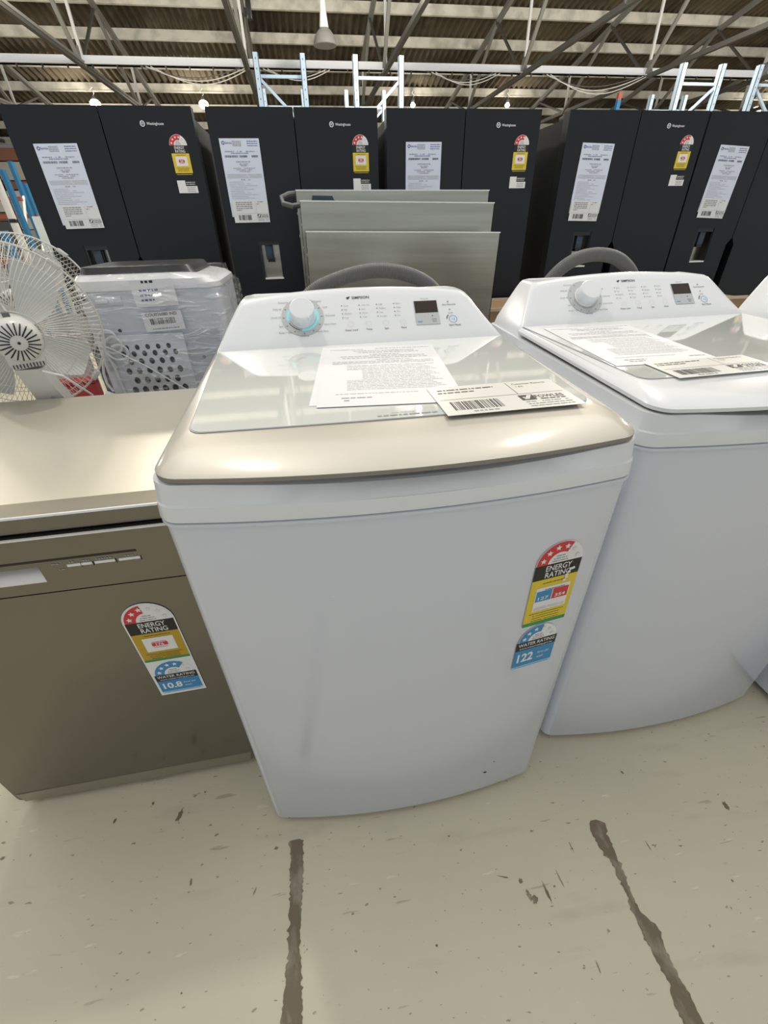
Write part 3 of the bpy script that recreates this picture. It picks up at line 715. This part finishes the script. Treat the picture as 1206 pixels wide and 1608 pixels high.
wm = washer(GLASSW, GOLD)
wm.location = (-.2164, .5048, 0); wm.rotation_euler = (0, 0, R(-.34))
tag(wm, 'white top loader with a champagne lid rim, in front, glowing dial ring', 'washing machine', 'white top loaders in the front row')
place_sticker_washer(wm)
def vf(u, off=.0008): return -BUL*(1-((u-W/2)/(W/2))**2)-off
g = MB()
for (u, z, s_) in ((.525, .105, .006), (.545, .146, .003), (.2077, .772, .0018)):
    y = vf(u); g.add([(u-s_, y, z+s_*.5), (u+s_*.2, y, z-s_*.6), (u+s_, y, z+s_*.1), (u+s_*.5, y, z+s_*.6)], [(0, 1, 2, 3)], BLACKS if s_ > .002 else LWHT)
g.build('paint_chip', wm, flat=True)
wm2 = washer(GLASSW, PLAST)
wm2.location = (.5312, .5804, 0); wm2.rotation_euler = (0, 0, R(.93))
tag(wm2, 'white top loader with an all-white lid, right of the front one', 'washing machine', 'white top loaders in the front row')
wm3 = copy_tree(wm2); wm3.location = (1.262, .53, 0); wm3.rotation_euler = (0, 0, R(.5))
tag(wm3, 'white top loader cut off by the right edge', 'washing machine', 'white top loaders in the front row')

# drain hoses
def hose(name, pts, label, r_=.0172):
    # smooth path by Catmull-Rom, corrugated
    P = [Vector(p) for p in pts]; path = []
    for i in range(len(P)-1):
        p0 = P[max(i-1, 0)]; p1 = P[i]; p2 = P[i+1]; p3 = P[min(i+2, len(P)-1)]
        for k in range(60):
            t_ = k/60; path.append(.5*((2*p1)+(p2-p0)*t_+(2*p0-5*p1+4*p2-p3)*t_*t_+(3*p1-p0-3*p2+p3)*t_**3))
    # resample evenly at 1.25 mm
    L_ = [0]
    for a, b_ in zip(path, path[1:]): L_.append(L_[-1]+(b_-a).length)
    n = int(L_[-1]/.0011); out = []; j = 0
    for i in range(n):
        d = L_[-1]*i/(n-1)
        while j < len(L_)-2 and L_[j+1] < d: j += 1
        f = (d-L_[j])/max(1e-9, L_[j+1]-L_[j]); out.append(path[j].lerp(path[j+1], f))
    rad = [r_+(.0008 if (i % 4) in (0, 1) else -.0009) for i in range(n)]
    g = MB(); g.tube(out, rad, GREYH, 18); return tag(g.build(name, angle=75), label, 'hose', 'grey hoses behind the washing machines')
hose('drain_hose', [(-.10, 1.245, .80), (-.06, 1.245, .98), (.0, 1.245, 1.082), (.08, 1.245, 1.122), (.185, 1.245, 1.140), (.285, 1.245, 1.122), (.355, 1.245, 1.070), (.40, 1.245, .95), (.41, 1.245, .75)], 'grey corrugated hose arching behind the front washing machine')
hose('drain_hose', [(.60, 1.32, .80), (.63, 1.32, .97), (.70, 1.32, 1.083), (.765, 1.32, 1.138), (.845, 1.32, 1.153), (.925, 1.32, 1.132), (.985, 1.32, 1.07), (1.0, 1.32, .95), (1.0, 1.32, .75)], 'grey corrugated hose arching behind the right washing machine')

# papers on the lids
def lid_sheet(w_, h_, seed, name='paper_sheet'):
    a = Art(.0003); a.sheet(0, 0, w_, h_, PAPER, .0005)
    q = lambda x: x*w_; r_ = lambda y: y*h_
    a.text('FOWLES', q(.05), r_(.935), q(.13), .006, INKL, 1, .01); a.dashes(q(.18), q(.36), r_(.94), .004, INKLL, 1, seed)
    a.dashes(q(.46), q(.97), r_(.955), .0036, INKL, 1, seed+1, .9, 3)
    a.text('WARRANTY INFORMATION', q(.53), r_(.895), q(.55), .008, INKL, 1, .01, 'c'); a.dashes(q(.30), q(.84), r_(.865), .004, INKL, 1, seed+3)
    a.dashes(q(.40), q(.66), r_(.82), .0035, INKL, 1, seed+4)
    a.dashes(q(.14), q(.88), r_(.785), .0036, INKL, 1, seed+5, .9); a.dashes(q(.16), q(.90), r_(.75), .0036, INKL, 1, seed+6, .9)
    a.dashes(q(.45), q(.76), r_(.71), .0035, INKLL, 1, seed+7)
    for k in range(3): a.dashes(q(.08), q(.93), r_(.68-.02*k), .003, INKLL, 1, seed+8+k, .95, 7)
    for k in range(18):
        a.dashes(q(.20+(.12 if 3 < k < 11 else 0)), q(.92-.1*((k*3) % 4)/4), r_(.60-.023*k), .0024, INKLL if k % 3 else INKL, 1, seed+20+k, .9, 6)
    a.dashes(q(.12), q(.7), r_(.15), .003, INKLL, 1, seed+50)
    a.dashes(q(.16), q(.37), r_(.095), .0035, INKG, 1, seed+60); a.dashes(q(.18), q(.33), r_(.06), .0045, INKG, 1, seed+61); a.dashes(q(.80), q(.95), r_(.11), .004, INKG, 1, seed+62)
    return a.build(name)
def lid_label(w_, h_, seed, name='auction_label'):
    a = Art(.0003); a.sheet(0, 0, w_, h_, PAPER2, .0005)
    q = lambda x: x*w_; r_ = lambda y: y*h_
    a.rect(q(.03), r_(.5), q(.97), r_(.5)+.0008, INK, 1); a.rect(q(.62), r_(.5), q(.62)+.0008, r_(.96), INK, 1)
    a.dashes(q(.06), q(.5), r_(.84), .0036, INK, 1, seed, .9); a.dashes(q(.05), q(.33), r_(.74), .0036, INK, 1, seed+1, .9)
    a.text('Customer Returns', q(.66), r_(.86), q(.27), .006, INK, 1, 0); a.text('1 EA', q(.67), r_(.76), q(.06), .005, INK, 1, 0)
    a.barcode(q(.08), r_(.14), q(.44), r_(.42), 1, seed+4); a.dashes(q(.20), q(.38), r_(.06), .004, INKG, 1, seed+5)
    a.rect(q(.60), r_(.27), q(.71), r_(.45), INK, 1); a.poly([(q(.62), r_(.29)), (q(.655), r_(.29)), (q(.70), r_(.43)), (q(.665), r_(.43))], PAPER2, 2); a.poly([(q(.615), r_(.36)), (q(.64), r_(.29)), (q(.655), r_(.31)), (q(.63), r_(.38))], PAPER2, 2)
    a.text('FOWLES', q(.715), r_(.33), q(.22), .011, INK, 1, .012); a.dashes(q(.74), q(.93), r_(.27), .0035, INK, 1, seed+6)
    for k in range(3): a.dashes(q(.61), q(.94), r_(.20-.07*k), .0028, INKG, 1, seed+10+k)
    return a.build(name)
def on_lid(o, wmx, u, v, rot, dz):
    # lid glass plane: z = 1.004 + .023*(v-.09)
    z = 1.005+.0233*(v-.084)+dz
    xd = Vector((math.cos(rot), math.sin(rot), .0233*math.sin(rot))); yd = Vector((-math.sin(rot), math.cos(rot), .0233*math.cos(rot)))
    bpy.context.view_layer.update()
    o.matrix_world = wmx.matrix_world @ frame((u, v, z), xd, yd)
s1 = lid_sheet(.234, .343, 10); on_lid(s1, wm, .2015, .150, R(-6), .0006); tag(s1, 'white sheet under the front sheet on the champagne-rimmed lid, only its left margin showing', 'paper sheet')
s2 = lid_sheet(.234, .343, 10); on_lid(s2, wm, .213, .139, R(-5), .0016); tag(s2, 'white printed sheet lying on top on the champagne-rimmed lid', 'paper sheet')
l1 = lid_label(.217, .118, 40); on_lid(l1, wm, .399, .0645, R(1.5), .0030); tag(l1, 'cream barcode label on the lid of the front washing machine', 'label')
s3 = lid_sheet(.220, .318, 70); on_lid(s3, wm2, .0335, .160, R(-3), .0010); tag(s3, 'white printed sheet overhanging the left edge of the all-white lid', 'paper sheet')
l2 = lid_label(.220, .092, 90); on_lid(l2, wm2, .092, .070, R(1), .0022); tag(l2, 'cream barcode label on the lid of the all-white washing machine', 'label')

# ================================================================== DISHWASHER
t = empty('dishwasher', (-.2736, .6752, 0), R(.554), 'stainless steel dishwasher with a wide handle slot, left of the front washing machine', 'dishwasher')
dw = t; Wd = .598
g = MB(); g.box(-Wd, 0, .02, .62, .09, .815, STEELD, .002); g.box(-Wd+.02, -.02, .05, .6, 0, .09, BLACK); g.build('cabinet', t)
g = MB(); g.prism([(.632, .822), (.632, .855), (.040, .855), (.036, .845), (.632, .83)][::-1], -Wd-.001, .001, STEEL, 'x')
g.prism([(.04, .8552), (.002, .8515), (.03, .822), (.04, .822)], -Wd-.001, .001, mat('shaded_steel_bevel', (.36, .335, .27), .3, metal=.9), 'x')  # bevel of the same steel top, its shade painted as a darker tone
g.prism([(-.002, .8475), (-.0005, .8505), (.003, .8515), (.003, .8475)], -Wd-.001, .001, STEELB, 'x')  # thin bright strip paints the highlight on the front edge
g.prism([(-.002, .8475), (.03, .8475), (.03, .820), (-.002, .820)], -Wd-.001, .001, STEELD, 'x'); g.build('worktop', t)  # front face of the same top, shaded by using the darker steel
g = MB(); g.box(-Wd+.002, -.002, .02, .6, .812, .822, BLACK); g.build('worktop_gap_shade', t)  # black strip put in for the shade in the gap under the worktop
PROF = [(0, .034), (.0, .695), (-.001, .6975), (-.001, .8115), (.004, .815), (.022, .815), (.022, .02), (.012, .022)]
g = MB()
# door skin below the control strip
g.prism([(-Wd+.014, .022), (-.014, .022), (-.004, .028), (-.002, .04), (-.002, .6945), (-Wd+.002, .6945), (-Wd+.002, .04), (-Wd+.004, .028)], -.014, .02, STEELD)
g.prism([(-Wd+.016, .018), (-.016, .018), (-.008, .055), (-Wd+.008, .055)], -.0155, -.0135, mat('lit_steel_foot_bevel', (.36, .34, .28), .3, metal=.8))  # flat lighter strip paints the light on the door's bottom bevel
door = g.build('door', t)
# control strip with handle recess and slot
h0, h1 = -.353, -.237
g = MB()
for x0_, x1_, z0_, z1_ in ((-Wd+.002, h0, .697, .814), (h1, -.002, .697, .814), (h0, h1, .755, .814), (h0, h1, .697, .721)):
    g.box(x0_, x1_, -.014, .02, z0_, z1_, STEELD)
g.box(h0, h1, .012, .02, .72, .756, BLACK); st = g.build('control_strip', t)
g = MB(); g.box(-Wd+.002, -.002, -.0145, -.010, .8125, .8155, STEELB); g.build('strip_trim', t)
g = MB(); g.prism([(-.014, .721), (-.014, .7255), (.010, .746), (.014, .744), (.0, .721)], h0, h1, STEELB, 'x'); g.build('handle', t)
g = MB(); g.box(-Wd+.06, -.073, -.0148, -.013, .7655, .7695, BLACK); g.build('indicator_slot', t)
for x, w_ in ((-.191, .022), (-.168, .018), (-.146, .034), (-.106, .036)):
    g = MB(); g.box(x, x+w_, -.0165, -.012, .7495, .7545, STEELB, .0008); g.box(x+w_, x+w_+.0012, -.0150, -.012, .746, .7545, BLACK); g.build('button', t)
a = Art(.0003)
for x, w_, k in ((-.186, .008, 1), (-.165, .012, 2), (-.142, .028, 3), (-.094, .014, 4)): a.dashes(x, x+w_, .7575, .0024, INKG, 1, k, .9, 2)
a.dashes(-.215, -.203, .757, .002, INKG, 1, 6); a.dashes(-.208, -.196, .744, .002, INKG, 1, 7)
a.build('control_print', t, FRONT(0, -.0145, 0))
a = Art(.0003); ew = .098
a.poly([(0, 0), (ew, 0), (ew, .236)]+[(ew/2+ew/2*math.cos(k*PI/20), .236+.049*math.sin(k*PI/20)) for k in range(1, 20)]+[(0, .236)], LWHT, 1)
a2 = Art(.0003); energy(a2, ew-.006, .165, None, '176', YELD, True, 3, .46)
for i in range(0): pass
a.mb.add([(x+.003, y+.117, z+.0003) for x, y, z in a2.mb.v], [], LWHT)
base = len(a.mb.v)-len(a2.mb.v)
for f, mi in zip(a2.mb.f, a2.mb.mi): a.mb.f.append([base+i for i in f]); a.mb.mi.append(a.mb.m(a2.mb.mats[mi]))
a3 = Art(.0003); water(a3, ew-.010, .105, '10.8', 'litres', 4, .72)
a.mb.add([(x+.005, y+.006, z+.0003) for x, y, z in a3.mb.v], [], LWHT); base = len(a.mb.v)-len(a3.mb.v)
for f, mi in zip(a3.mb.f, a3.mb.mi): a.mb.f.append([base+i for i in f]); a.mb.mi.append(a.mb.m(a3.mb.mats[mi]))
a.build('energy_rating_sticker', door, frame((-.149, -.0152, .356), (1, 0, .02), (-.02, 0, 1)))

# ================================================================== AIR CONDITIONER in wrap
ax, ay = -.7042, 1.60
t = empty('portable_air_conditioner', (ax, ay, .1811), 0, 'white portable air conditioner in clear wrap behind the dishwasher', 'air conditioner')
t.scale = (1.1268, 1.1268, 1.1268); AW, AH = .385, .83
def aring(x0_, x1_, y0_, y1_, z, r_): return ring(x0_, x1_, y0_, y1_, z, r_, r_, 0, 4)
ACB = mat('aircon_back_panel', (.62, .65, .72), .35); ACW = mat('aircon_white', (.80, .81, .82), .25, coat=.3); ACD = mat('aircon_top_grille', (.05, .05, .05), .3)
g = MB(); g.loft([aring(0, AW, 0, .34, 0, .04), aring(0, AW, 0, .34, .805, .04)], ACB); g.build('body', t)
g = MB(); g.loft([aring(-.003, AW+.003, -.006, .346, .802, .05), aring(-.003, AW+.001, -.006, .346, .814, .05), aring(-.001, AW-.018, -.004, .345, .826, .05), aring(.006, AW-.075, .004, .34, .8375, .05), aring(.02, AW-.09, .02, .33, .839, .05)], ACW); g.build('top_cover', t, angle=25)
g = MB(); g.loft([aring(.012, AW-.06, .03, .32, .832, .04), aring(.016, AW-.075, .035, .31, .856, .04)], ACD); g.build('top_grille', t)
g = MB(); g.box(.012, .10, -.004, .004, .772-.0, .80-.005, ACW, .003) if False else None
# handle recess plate with latch, screws
g.box(.035, .12, -.004, .004, .765, .79, ACB, .003); g.box(.052, .085, -.012, 0, .772, .782, ACW, .004); g.build('handle_recess', t)
for x, z in ((.022, .785), (.088, .70), (.30, .615), (.235, .70)):
    g = MB(); g.lathe([(.0045, -.001), (.005, .001), (0, .0015)], BLACK, 12, (x, 0, z), 'y'); g.build('screw', t)
# perforated vent panel
HP = mat('vent_panel', (.66, .68, .74), .3); HD = mat('vent_hole', (.02, .022, .025), .6)
g = MB(); g.box(.052, .258, -.010, .002, .35, .689, HP, .002); vp = g.build('vent_panel', t)
g = MB()
def ell(g, x, z, rx, rz, y):
    pts = [(x+rx*math.cos(2*PI*k/16), y, z+rz*math.sin(2*PI*k/16)) for k in range(16)]; g.add(pts, [list(range(15, -1, -1))], HD)
for row, z_ in enumerate((.655, .637, .615, .588, .560, .531, .501, .47, .44)):
    for k in range(6 if row % 2 else 5):
        ell(g, (.080 if row % 2 else .094)+.0291*k, z_, .0062+.0005*row, .0074+.0007*row, -.0107)
g.build('vent_hole', vp, flat=True)['kind'] = 'stuff'
g = MB()
for k in range(7): g.box(.335+.002*0, .337, -.002, .001, .35+.02*k, .36+.02*k, HD)
for k in range(30): g.box(.02, .36, -.0015, .001, .590+.004*k*.9, .5915+.004*k*.9, ACB)
g.build('back_rib', t)
# mains cable bundle and hose stub
pts = [(.052+.026*math.cos(a_*.7)+.001*a_, -.018-.002*math.sin(a_), .685+.026*math.sin(a_*.7)-.0022*a_) for a_ in [i_/3 for i_ in range(0, 64)]]
cb = MB(); cb.tube(pts, .0035, PAPER, 6)
cb.tube([(.02, -.02, .675), (.06, -.022, .655), (.14, -.022, .60), (.255, -.022, .505)], .0022, PAPER, 6)
cb.tube([(.05, -.012, .60), (.035, -.018, .64), (.02, -.02, .62), (.012, -.02, .59), (.01, -.02, .56), (.02, -.02, .535)], .0038, PAPER, 6)
cb.tube([(.04, -.012, .70), (.035, -.016, .66), (.045, -.016, .60), (.05, -.012, .5), (.045, -.014, .4)], .003, PAPER, 6)
cb.build('mains_cable', t)
g = MB(); g.tube([(.0+.012*k, -.03, .53-.006*k) for k in range(5)], .012, PLAST, 12); g.build('plug', t)
def ac_label(x, z, w_, h_, rot, fn, name):
    a = Art(.0004); a.sheet(0, 0, w_, h_, PAPER, .0004); fn(a); o = a.build(name, t, FRONT(x, -.016, z) @ Matrix.Rotation(rot, 4, 'Z')); return o
def f1(a):
    a.dashes(.03, .062, .058, .006, INK, 1, 3, .95, 2)
    for k, w_ in enumerate((.05, .035, .035)): a.dashes(.018, .018+w_, .038-.012*k, .005, INKB, 1, 5+k, .9, 2)
ac_label(.158, .760, .112, .066, R(1), f1, 'handwritten_note')
def f2(a):
    a.text('COU026080 IND', .052, .040, .085, .008, INK, 1, .01, 'c'); a.barcode(.018, .018, .085, .034, 1, 12); a.dashes(.012, .098, .005, .003, INKG, 1, 8)
ac_label(.165, .695, .107, .050, R(2), f2, 'barcode_label')
# loose clear wrap
bm = bmesh.new(); 
rr = random.Random(5); rings_ = []
for k in range(26):
    z = .004+.862*k/25
    base_ = aring(-.012, AW+.018+.03*math.sin(PI*min(1, max(0, (z-.2)/.5)))*1.0, -.026, .36, z, .045)
    if k > 23: base_ = aring(.01, AW-.01, .0, .34, z-.012*(k-23), .05)
    dense = []
    for i in range(len(base_)):
        p_, q_ = Vector(base_[i]), Vector(base_[(i+1) % len(base_)])
        n_ = max(1, int((q_-p_).length/.02))
        for j in range(n_): dense.append(p_.lerp(q_, j/n_))
    rings_.append([tuple(v+Vector((rr.uniform(-1, 1)*.004, rr.uniform(-1, 1)*.005, 0))) for v in dense])
n0 = min(len(r_) for r_ in rings_)
rings_ = [[r_[int(i*len(r_)/n0)] for i in range(n0)] for r_ in rings_]
g = MB(); g.loft(rings_, FILM, False, True); g.build('clear_wrap', t, angle=60)
for q0, q1 in (((.045, -.028, .60), (.37, -.03, .31)), ((.02, -.028, .36), (.36, -.03, .29)), ((.37, -.02, .68), (.385, -.02, .40)), ((.03, -.028, .67), (.2, -.028, .68))):
    pass
carton(-.66, -.28, 1.64, 1.98, .179, 'cardboard carton under the wrapped air conditioner')

# ================================================================== FANS
def fan(loc, yaw, tilt, label, rad=.212, head_z=None, blades=True):
    t = empty('pedestal_fan', (loc[0], loc[1], 0), 0, label, 'fan', 'white pedestal fans behind the dishwasher')
    Hm = Matrix.Translation((0, 0, loc[2])) @ Matrix.Rotation(yaw, 4, 'Z') @ Matrix.Rotation(tilt, 4, 'X')
    # local head frame: front faces +y, motor toward -y
    g = MB(); g.T = Hm
    nw = 104
    def wires(g, sgn, depth, r_in, n, tw):
        for k in range(n):
            a = 2*PI*k/n; pts = []
            for j in range(9):
                f = j/8; r_ = r_in+(rad-r_in)*f; aa = a+tw*(1-f)
                y = sgn*depth*math.sqrt(max(0, 1-(f**2.2)))*(1 if f < 1 else 0)
                pts.append((r_*math.cos(aa), y, r_*math.sin(aa)))
            g.tube(pts, .00085, WIRE, 3, cap=False)
    def hoop(g, r_, y, th, n=64):
        pts = [(r_*math.cos(2*PI*k/n), y, r_*math.sin(2*PI*k/n)) for k in range(n+1)]; g.tube(pts, th, WIRE, 6, cap=False)
    wires(g, -1, .085, .06, nw, .25); hoop(g, .06, -.085, .002); hoop(g, .135, -.074, .001); hoop(g, .18, -.052, .001); rg = g.build('rear_grille', t)
    g = MB(); g.T = Hm; wires(g, 1, .085, .045, nw, -.25); hoop(g, .135, .074, .001); hoop(g, .18, .052, .001)
    g.lathe([(0, -.088), (.05, -.088), (.052, -.082), (0, -.08)], FANP, 28, (0, 0, 0), 'y'); g.build('front_grille', t)
    g = MB(); g.T = Hm; hoop(g, rad, 0, .0032, 80)
    g.build('grille_clamp_ring', t)
    for k in range(4):
        a = R(45+90*k); g = MB(); g.T = Hm @ Matrix.Translation((rad*math.cos(a), 0, rad*math.sin(a))) @ Matrix.Rotation(-a, 4, 'Y'); g.box(-.006, .006, -.014, .014, -.016, .016, FANP, .003); g.build('clip', t)
    for k in range(4):
        a0 = 2*PI*k/4+.6; rows_ = []
        for j in range(11):
            f = j/10; r_ = .035+(rad*.86-.035)*f; wd = .25+.62*math.sin(PI*min(1, .25+f*.62))
            row_ = []
            for q_ in range(7):
                s_ = q_/6; aa = a0+(s_-.5)*wd*(1 if f > .05 else .6)+.35*f
                row_.append((r_*math.cos(aa), .022*(s_-.5)*2*(1-.2*f)+.012*math.sin(PI*s_), r_*math.sin(aa)))
            rows_.append(row_)
        g = MB(); g.T = Hm
        g.loft(rows_, BLADE, False, False, False); g.T = Hm @ Matrix.Translation((0, .0025, 0)); g.loft(rows_, BLADE, False, False, False)
        g.build('fan_blade', t, angle=60)
    g = MB(); g.T = Hm; g.lathe([(0, -.03), (.035, -.028), (.04, .02), (0, .022)], FANP, 24, (0, 0, 0), 'y'); g.build('hub', t)
    g = MB(); g.T = Hm
    g.lathe([(.0, .06), (.052, .06), (.054, .10), (.053, .135), (.048, .155), (.040, .165), (.018, .172), (.0, .173)], FANP, 40, (0, 0, 0), 'y')
    g.box(-.042, .042, -.14, -.07, -.072, -.025, FANP, .016)
    mh = g.build('motor_housing', t)
    g = MB()
    for k in range(22):
        a = 2*PI*k/22; g.T = Hm @ Matrix.Rotation(-a, 4, 'Y')
        g.beam((.018, -.1722, 0), (.0395, -.1655, 0), .0030, .0014, BLACK, (0, 1, 0)); g.beam((.0395, -.1655, 0), (.0445, -.1605, 0), .0028, .0014, BLACK, (0, 1, 0))
    g.T = Hm; g.lathe([(.0, .1725), (.0035, .1722), (.0035, .1742), (0, .1745)], BLACK, 10, (0, 0, 0), 'y'); g.build('cooling_slot', mh, flat=True)
    g = MB(); g.T = Hm
    for k in range(10): g.box(-.034+.0072*k, -.0315+.0072*k, -.1408, -.14, -.066, -.056, BLACK)
    g.build('lower_slot', mh, flat=True)
    g = MB(); g.T = Hm; g.tube([(-.035, -.09, .045), (-.03, -.085, .070), (-.0, -.08, .075), (.005, -.09, .05)], .005, FANP, 8); g.box(-.008, .008, -.125, -.105, .05, .064, GREYH, .003); g.build('carry_knob', t)
    # neck and pole
    hz = loc[2]-.085
    nb = Hm @ Vector((0, -.11, -.075)); g = MB()
    pA = Vector((nb.x, nb.y, nb.z)); pB = Vector((nb.x*.9, .06, nb.z-.30))
    g.loft([[tuple(pA+Vector((sx*.030, sy*.02, 0))) for sx, sy in ((-1, -1), (1, -1), (1, 1), (-1, 1))], [tuple(pA.lerp(pB, .4)+Vector((sx*.038, sy*.022, 0))) for sx, sy in ((-1, -1), (1, -1), (1, 1), (-1, 1))], [tuple(pB+Vector((sx*.045, sy*.025, 0))) for sx, sy in ((-1, -1), (1, -1), (1, 1), (-1, 1))]], FANP)
    nk = g.build('neck', t, angle=30)
    for dz in (.09, .21):
        q_ = pA.lerp(pB, dz/.3); g = MB(); g.lathe([(.004, 0), (.0045, .002), (0, .0025)], SEAM, 12, (q_.x+.01, q_.y-.0235, q_.z), 'y'); g.build('screw', nk)
    g = MB(); g.tube([(pB.x, pB.y, pB.z+.02), (pB.x, pB.y, .04)], .014, FANP, 14); g.build('pole', t)
    g = MB(); g.lathe([(.13, 0), (.135, .008), (.125, .02), (.06, .035), (.03, .06), (0, .062)], FANP, 40, (pB.x, pB.y, 0)); g.build('base', t)
    c0 = Hm @ Vector((.02, -.14, -.08))
    g = MB(); g.tube([(c0.x, c0.y, c0.z), (c0.x+.035, c0.y+.02, c0.z-.02), (c0.x+.05, c0.y+.10, c0.z-.10), (c0.x+.04, c0.y+.15, c0.z-.2), (pB.x+.05, pB.y+.01, pB.z-.2)], .0032, PAPER, 6); g.build('mains_cable', t)
    if tilt < 0:
        g = MB(); g.box(.03, .125, -.03, .0, .70, .93, FANP, .006); g.build('control_box', t)
    return t
f1_ = fan((-.800, 1.40, 1.018), R(30), R(2), 'white pedestal fan seen from behind at the left edge')
f2_ = fan((-.955, 1.84, 1.03), R(12), R(-4), 'second white pedestal fan, mostly hidden behind the first fan')
t = empty('red_carton', (-.86, 1.645, 0), R(10), 'red box glimpsed through the cage of the front fan', 'box')
g = MB(); g.box(-.06, .10, -.03, .03, 0, .80, mat('red_box', (.50, .05, .05), .5), .004); g.build('body', t)
g = MB(); g.box(-.062, .102, -.032, .032, .80, .812, mat('red_box_lid', (.42, .04, .04), .5), .004); g.build('lid', t)

# ================================================================== floor scars (worn-through strips and chips)
def scar(path, seed, parent=floor):
    """path: (x, y, half width) from far to near; ragged outline"""
    rn = random.Random(seed); Lp = []; Rp = []
    for i in range(len(path)-1):
        (xa, ya, wa), (xb, yb, wb) = path[i], path[i+1]; n = max(2, int(abs(yb-ya)/.004))
        for k in range(n):
            f = k/n; x = xa+(xb-xa)*f; y = ya+(yb-ya)*f; w_ = wa+(wb-wa)*f
            Lp.append((x-w_+rn.gauss(0, .0018), y)); Rp.append((x+w_+rn.gauss(0, .0016), y))
    g = MB(); vs = []; 
    for a_, b_ in zip(Lp, Rp): vs += [(a_[0], a_[1], .0006), (b_[0], b_[1], .0006)]
    fs = [(2*i, 2*i+1, 2*i+3, 2*i+2) for i in range(len(Lp)-1)]
    g.add(vs, fs, STAIN); return g.build('worn_patch', parent, flat=True)
scar([(-.172, .4565, .012), (-.166, .452, .018), (-.165, .43, .014), (-.166, .40, .0155), (-.166, .36, .015), (-.168, .32, .0125), (-.170, .27, .012), (-.171, .22, .0165), (-.175, .165, .0205), (-.178, .08, .022), (-.18, -.1, .02)], 1)
scar([(.560, .371, .010), (.567, .360, .022), (.561, .335, .018), (.562, .31, .014), (.566, .28, .0095), (.563, .255, .008), (.560, .23, .0065), (.557, .20, .0085), (.562, .185, .013), (.566, .165, .020), (.562, .145, .016), (.563, .12, .014), (.565, .09, .014), (.562, .075, .019), (.560, .04, .0185), (.56, -.05, .022)], 2)
def blob(x, y, rx, ry, seed, rot=0):
    rn = random.Random(seed); n = 18; pts = []
    for k in range(n):
        a = 2*PI*k/n; r_ = rn.uniform(.55, 1.1); px_, py_ = rx*r_*math.cos(a), ry*r_*math.sin(a)
        pts.append((x+px_*math.cos(rot)-py_*math.sin(rot), y+px_*math.sin(rot)+py_*math.cos(rot), .0006))
    g = MB(); g.add([(x, y, .0006)]+pts, [(0, 1+k, 1+(k+1) % n) for k in range(n)], STAIN); g.build('worn_patch', floor, flat=True)
for i, (x, y, rx, ry, ro) in enumerate(((-.460, .560, .007, .016, -.3), (-.404, .415, .0025, .008, 0), (.343, .262, .005, .013, .2), (.352, .254, .008, .008, 0), (.384, .262, .003, .020, .12), (.424, .278, .0018, .018, .12), (.405, .268, .003, .002, 0),
    (.907, .343, .007, .010, -.2), (.300, .303, .014, .0016, -.35), (.335, .290, .005, .005, 0), (.121, .220, .003, .0025, 0), (.4295, .137, .0018, .010, 0), (-.2137, .447, .005, .004, 0), (-.86, .539, .006, .004, 0), (-.2584, .373, .002, .008, -.5), (-.387, .239, .002, .002, 0),
    (-.62, .575, .004, .007, -.4), (-.535, .60, .004, .005, .3), (-.43, .60, .005, .004, 0), (-.405, .605, .003, .003, 0), (.70, .46, .003, .006, .3), (.66, .30, .0015, .01, .1), (.48, .33, .001, .012, .1), (.80, .21, .003, .003, 0), (.76, .17, .0012, .003, 0), (-.36, .50, .006, .003, .4), (.20, .40, .003, .002, 0), (.02, .33, .003, .0018, 0))):
    blob(x, y, rx, ry, 50+i, ro)
